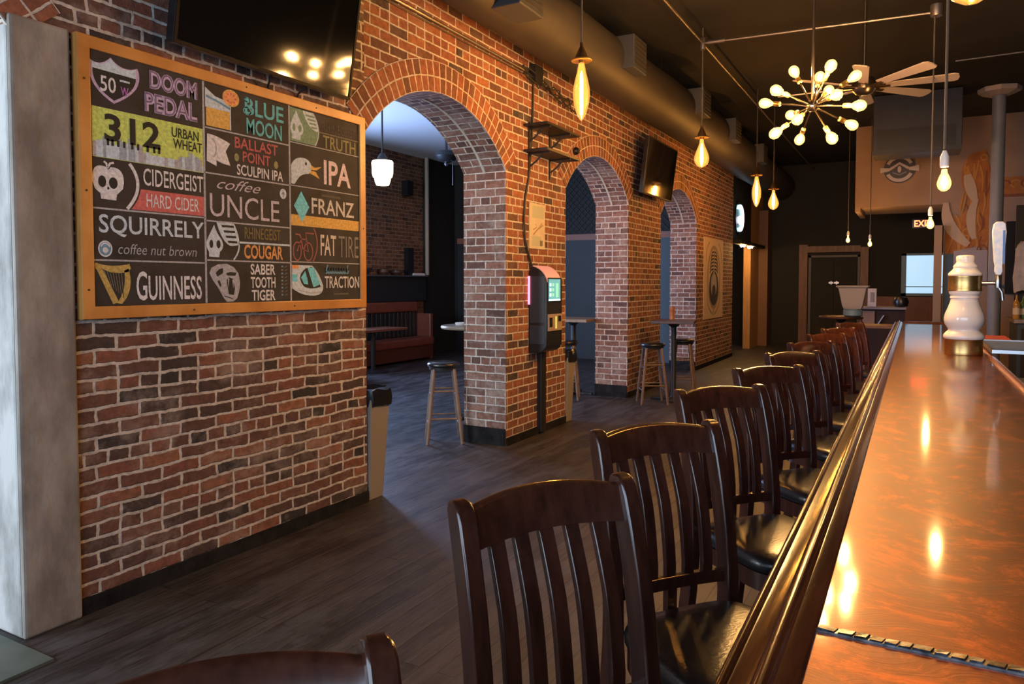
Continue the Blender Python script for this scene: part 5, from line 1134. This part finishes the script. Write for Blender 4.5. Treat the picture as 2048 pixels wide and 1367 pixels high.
# ------------------------------------------------------------------ far end of the bar
pub_table('dark pub table with a white tub on it beyond the last bar stool', -.95, 11.9, .6, .6, TOPD, 0, True, 1.04)
bk = thing('plastic_tub', 'translucent white plastic tub on a blue base beyond the last bar stool', 'tub', (-.78, 11.75, 1.04))
c_ = (-.78, 11.75, 1.04)
mb = MB(); mb.lathe([(.10, 0), (.13, .02), (.13, .09), (.11, .11)], c_, 24); part(mb, 'base', mat('tub_blue', (.16, .26, .38), .4), bk, smooth=True)
mb = MB(); mb.rings([[(c_[0]+w*sx, c_[1]+w*sy, c_[2]+z) for sx, sy in ((-1, -1), (1, -1), (1, 1), (-1, 1))] for w, z in ((.115, .11), (.135, .16), (.185, .42), (.215, .435), (.215, .455), (.18, .455), (.13, .17))]); part(mb, 'bowl', mat('tub_white', (.40, .36, .37), .4), bk, bevel=.01)
sl = thing('side_counter', 'low wooden service counter beyond the end of the bar', 'counter', (-.45, 13.6, 0))
mb = MB(); mb.box((-.80, 13.3, 1.10), (-.10, 13.9, 1.14)); part(mb, 'worktop', mat('pale_ledge', (.20, .16, .165), .4), sl, bevel=.005)
mb = MB(); mb.box((-.76, 13.4, 0), (-.12, 13.85, 1.10)); part(mb, 'cabinet', mat('counter_wood', (.03, .012, .009), .8), sl)
mb = MB(); mb.box((-.74, 13.385, .80), (-.56, 13.4, 1.07)); part(mb, 'side_panel', mat('tan_board', (.33, .19, .12), .6), sl)
nd = thing('napkin_box', 'tall white and grey box standing on the service counter', 'box', (-.60, 13.5, 1.14))
mb = MB(); mb.box((-.67, 13.45, 1.14), (-.54, 13.58, 1.44)); part(mb, 'box_body', mat('box_white', (.45, .42, .42), .5), nd, bevel=.005)
mb = MB(); mb.box((-.63, 13.44, 1.22), (-.58, 13.45, 1.38)); part(mb, 'slot', GREYM, nd)
mb = MB(); mb.tube([(-.50, 13.37, .86), (-.42, 13.37, 1.0)], .018, 6); solo(mb, 'steel_bottle_opener', STEEL, 'slanted bright metal tool on the service counter front', 'tool', (-.46, 13.37, .9))
mb = MB(); mb.lathe([(.0, 0), (.10, .01), (.12, .08), (.09, .16), (0, .17)], (-.18, 13.5, 1.14), 16); solo(mb, 'black_sack', BLACKP, 'small black bundle at the right end of the service counter', 'bundle', (-.18, 13.5, 1.14), smooth=True)
lo = thing('side_counter', 'low wooden table with a single shelf close beyond the bar end', 'counter', (-.45, 11.0, 0))
mb = MB(); mb.box((-.62, 10.7, .93), (-.08, 11.2, .97)); part(mb, 'worktop', DOORW, lo, bevel=.006)
for x in (-.60, -.14):
    for y in (10.72, 11.14):
        mb = MB(); mb.box((x, y, 0), (x+.04, y+.04, .93)); part(mb, 'leg', DOORW, lo)

# back bar behind the counter, at the right edge
bb = thing('back_bar', 'dark back bar cabinet with a wooden top behind the grey column', 'cabinet', (1.9, 11.5, 0))
mb = MB(); mb.box((1.10, 10.6, 0), (2.6, 11.4, 1.05)); part(mb, 'cabinet', mat('back_bar_body', (.018, .022, .028), .5), bb)
mb = MB(); mb.box((1.06, 10.55, 1.05), (2.65, 11.45, 1.09)); part(mb, 'worktop', TOPW, bb)
mb = MB()
for k in range(3): mb.box((1.14+k*.48, 10.59, .12), (1.58+k*.48, 10.6, .98))
part(mb, 'door', BLACKW, bb)
random.seed(21)
BLB = ['amber bottle nearest the grey column on the back bar', 'green bottle between the first amber bottle and a clear one on the back bar', 'clear bottle third from the grey column on the back bar', 'dark brown bottle in the middle of the back bar cluster', 'amber bottle just right of the dark brown one on the back bar', 'green bottle next to last in the back bar cluster', 'clear bottle last in the back bar cluster, by the slate-blue tray']
for k in range(7):
    x = 1.12+k*.082; y = 10.90+.05*(k % 2)+random.uniform(0, .15); h = random.uniform(.8, 1.1); cc = [(.35, .18, .05), (.05, .12, .05), (.45, .42, .40), (.22, .08, .03)][k % 4]
    B = thing('liquor_bottle', BLB[k], 'bottle', (x, y, 1.09), group='bottles on the back bar')
    mb = MB(); mb.lathe([(.036*h, 0), (.038*h, .01), (.038*h, .17*h), (.028*h, .21*h), (.013, .235*h), (.012, .29*h)], (x, y, 1.09), 14); part(mb, 'glass', mat('back_glass_%s' % 'abcd'[k % 4], cc, .08), B, smooth=True)
    mb = MB(); mb.lathe([(.014, .29*h), (.014, .31*h)], (x, y, 1.09), 10); part(mb, 'cap', BLACKP, B)
    mb = MB(); mb.lathe([(.0388*h, .05*h), (.0388*h, .13*h)], (x, y, 1.09), 14, cap=False); part(mb, 'label', mat('bottle_label', (.5, .42, .33), .6), B, smooth=True)
mb = MB(); mb.rings([[(1.26, 10.62, 1.09), (1.60, 10.62, 1.09), (1.60, 10.8, 1.09), (1.26, 10.8, 1.09)], [(1.24, 10.60, 1.22), (1.62, 10.60, 1.22), (1.62, 10.82, 1.22), (1.24, 10.82, 1.22)]]); solo(mb, 'storage_tray', mat('tray_slate', (.06, .065, .085), .5), 'slate-blue tray on the back bar at the right edge', 'tray', (1.43, 10.7, 1.09), bevel=.008)
mb = MB(); random.seed(9); rs = []
for z, w in ((1.42, .12), (1.6, .13), (1.8, .12), (2.0, .11), (2.06, .06)):
    rs.append([(1.27+w*math.cos(t*PI/10)*(1+.12*math.sin(t*2.1+z*5)), 11.52+.035*math.sin(t*PI/10)*(1+.3*math.sin(t*1.7)), z+.02*math.sin(t)) for t in range(20)])
mb.rings(rs); solo(mb, 'hanging_towel', mat('towel_white', (.42, .38, .42), .9, c2=(.27, .26, .32), nscale=7), 'white cloth hanging behind the grey column above the bottles', 'towel', (1.27, 11.52, 2.06), smooth=60)
mb = MB(); mb.lathe([(.0, 0), (.05, .01), (.06, .05), (.04, .09), (0, .10)], (1.30, 11.48, 2.06), 14); solo(mb, 'red_hook_cap', mat('hook_red', (.28, .04, .02), .5), 'small red knob above the hanging white cloth', 'hook', (1.30, 11.48, 2.06), smooth=True)
mb = MB(); mb.box((1.42, 11.50, 2.06), (2.3, 11.53, 2.12)); solo(mb, 'lit_tube', mat('lit_tube', (1, .9, .7), .3, emit=(1, .85, .55), estr=2.5), 'short glowing strip light at the right edge behind the column', 'light', (1.42, 11.5, 2.06))
pr = thing('back_bar_wall', 'dark panel standing behind the back bar', 'panel', (1.9, 11.6, 0))
mb = MB(); mb.box((1.16, 11.56, 0), (3.1, 11.62, 2.55)); part(mb, 'panel', BLACKW, pr)
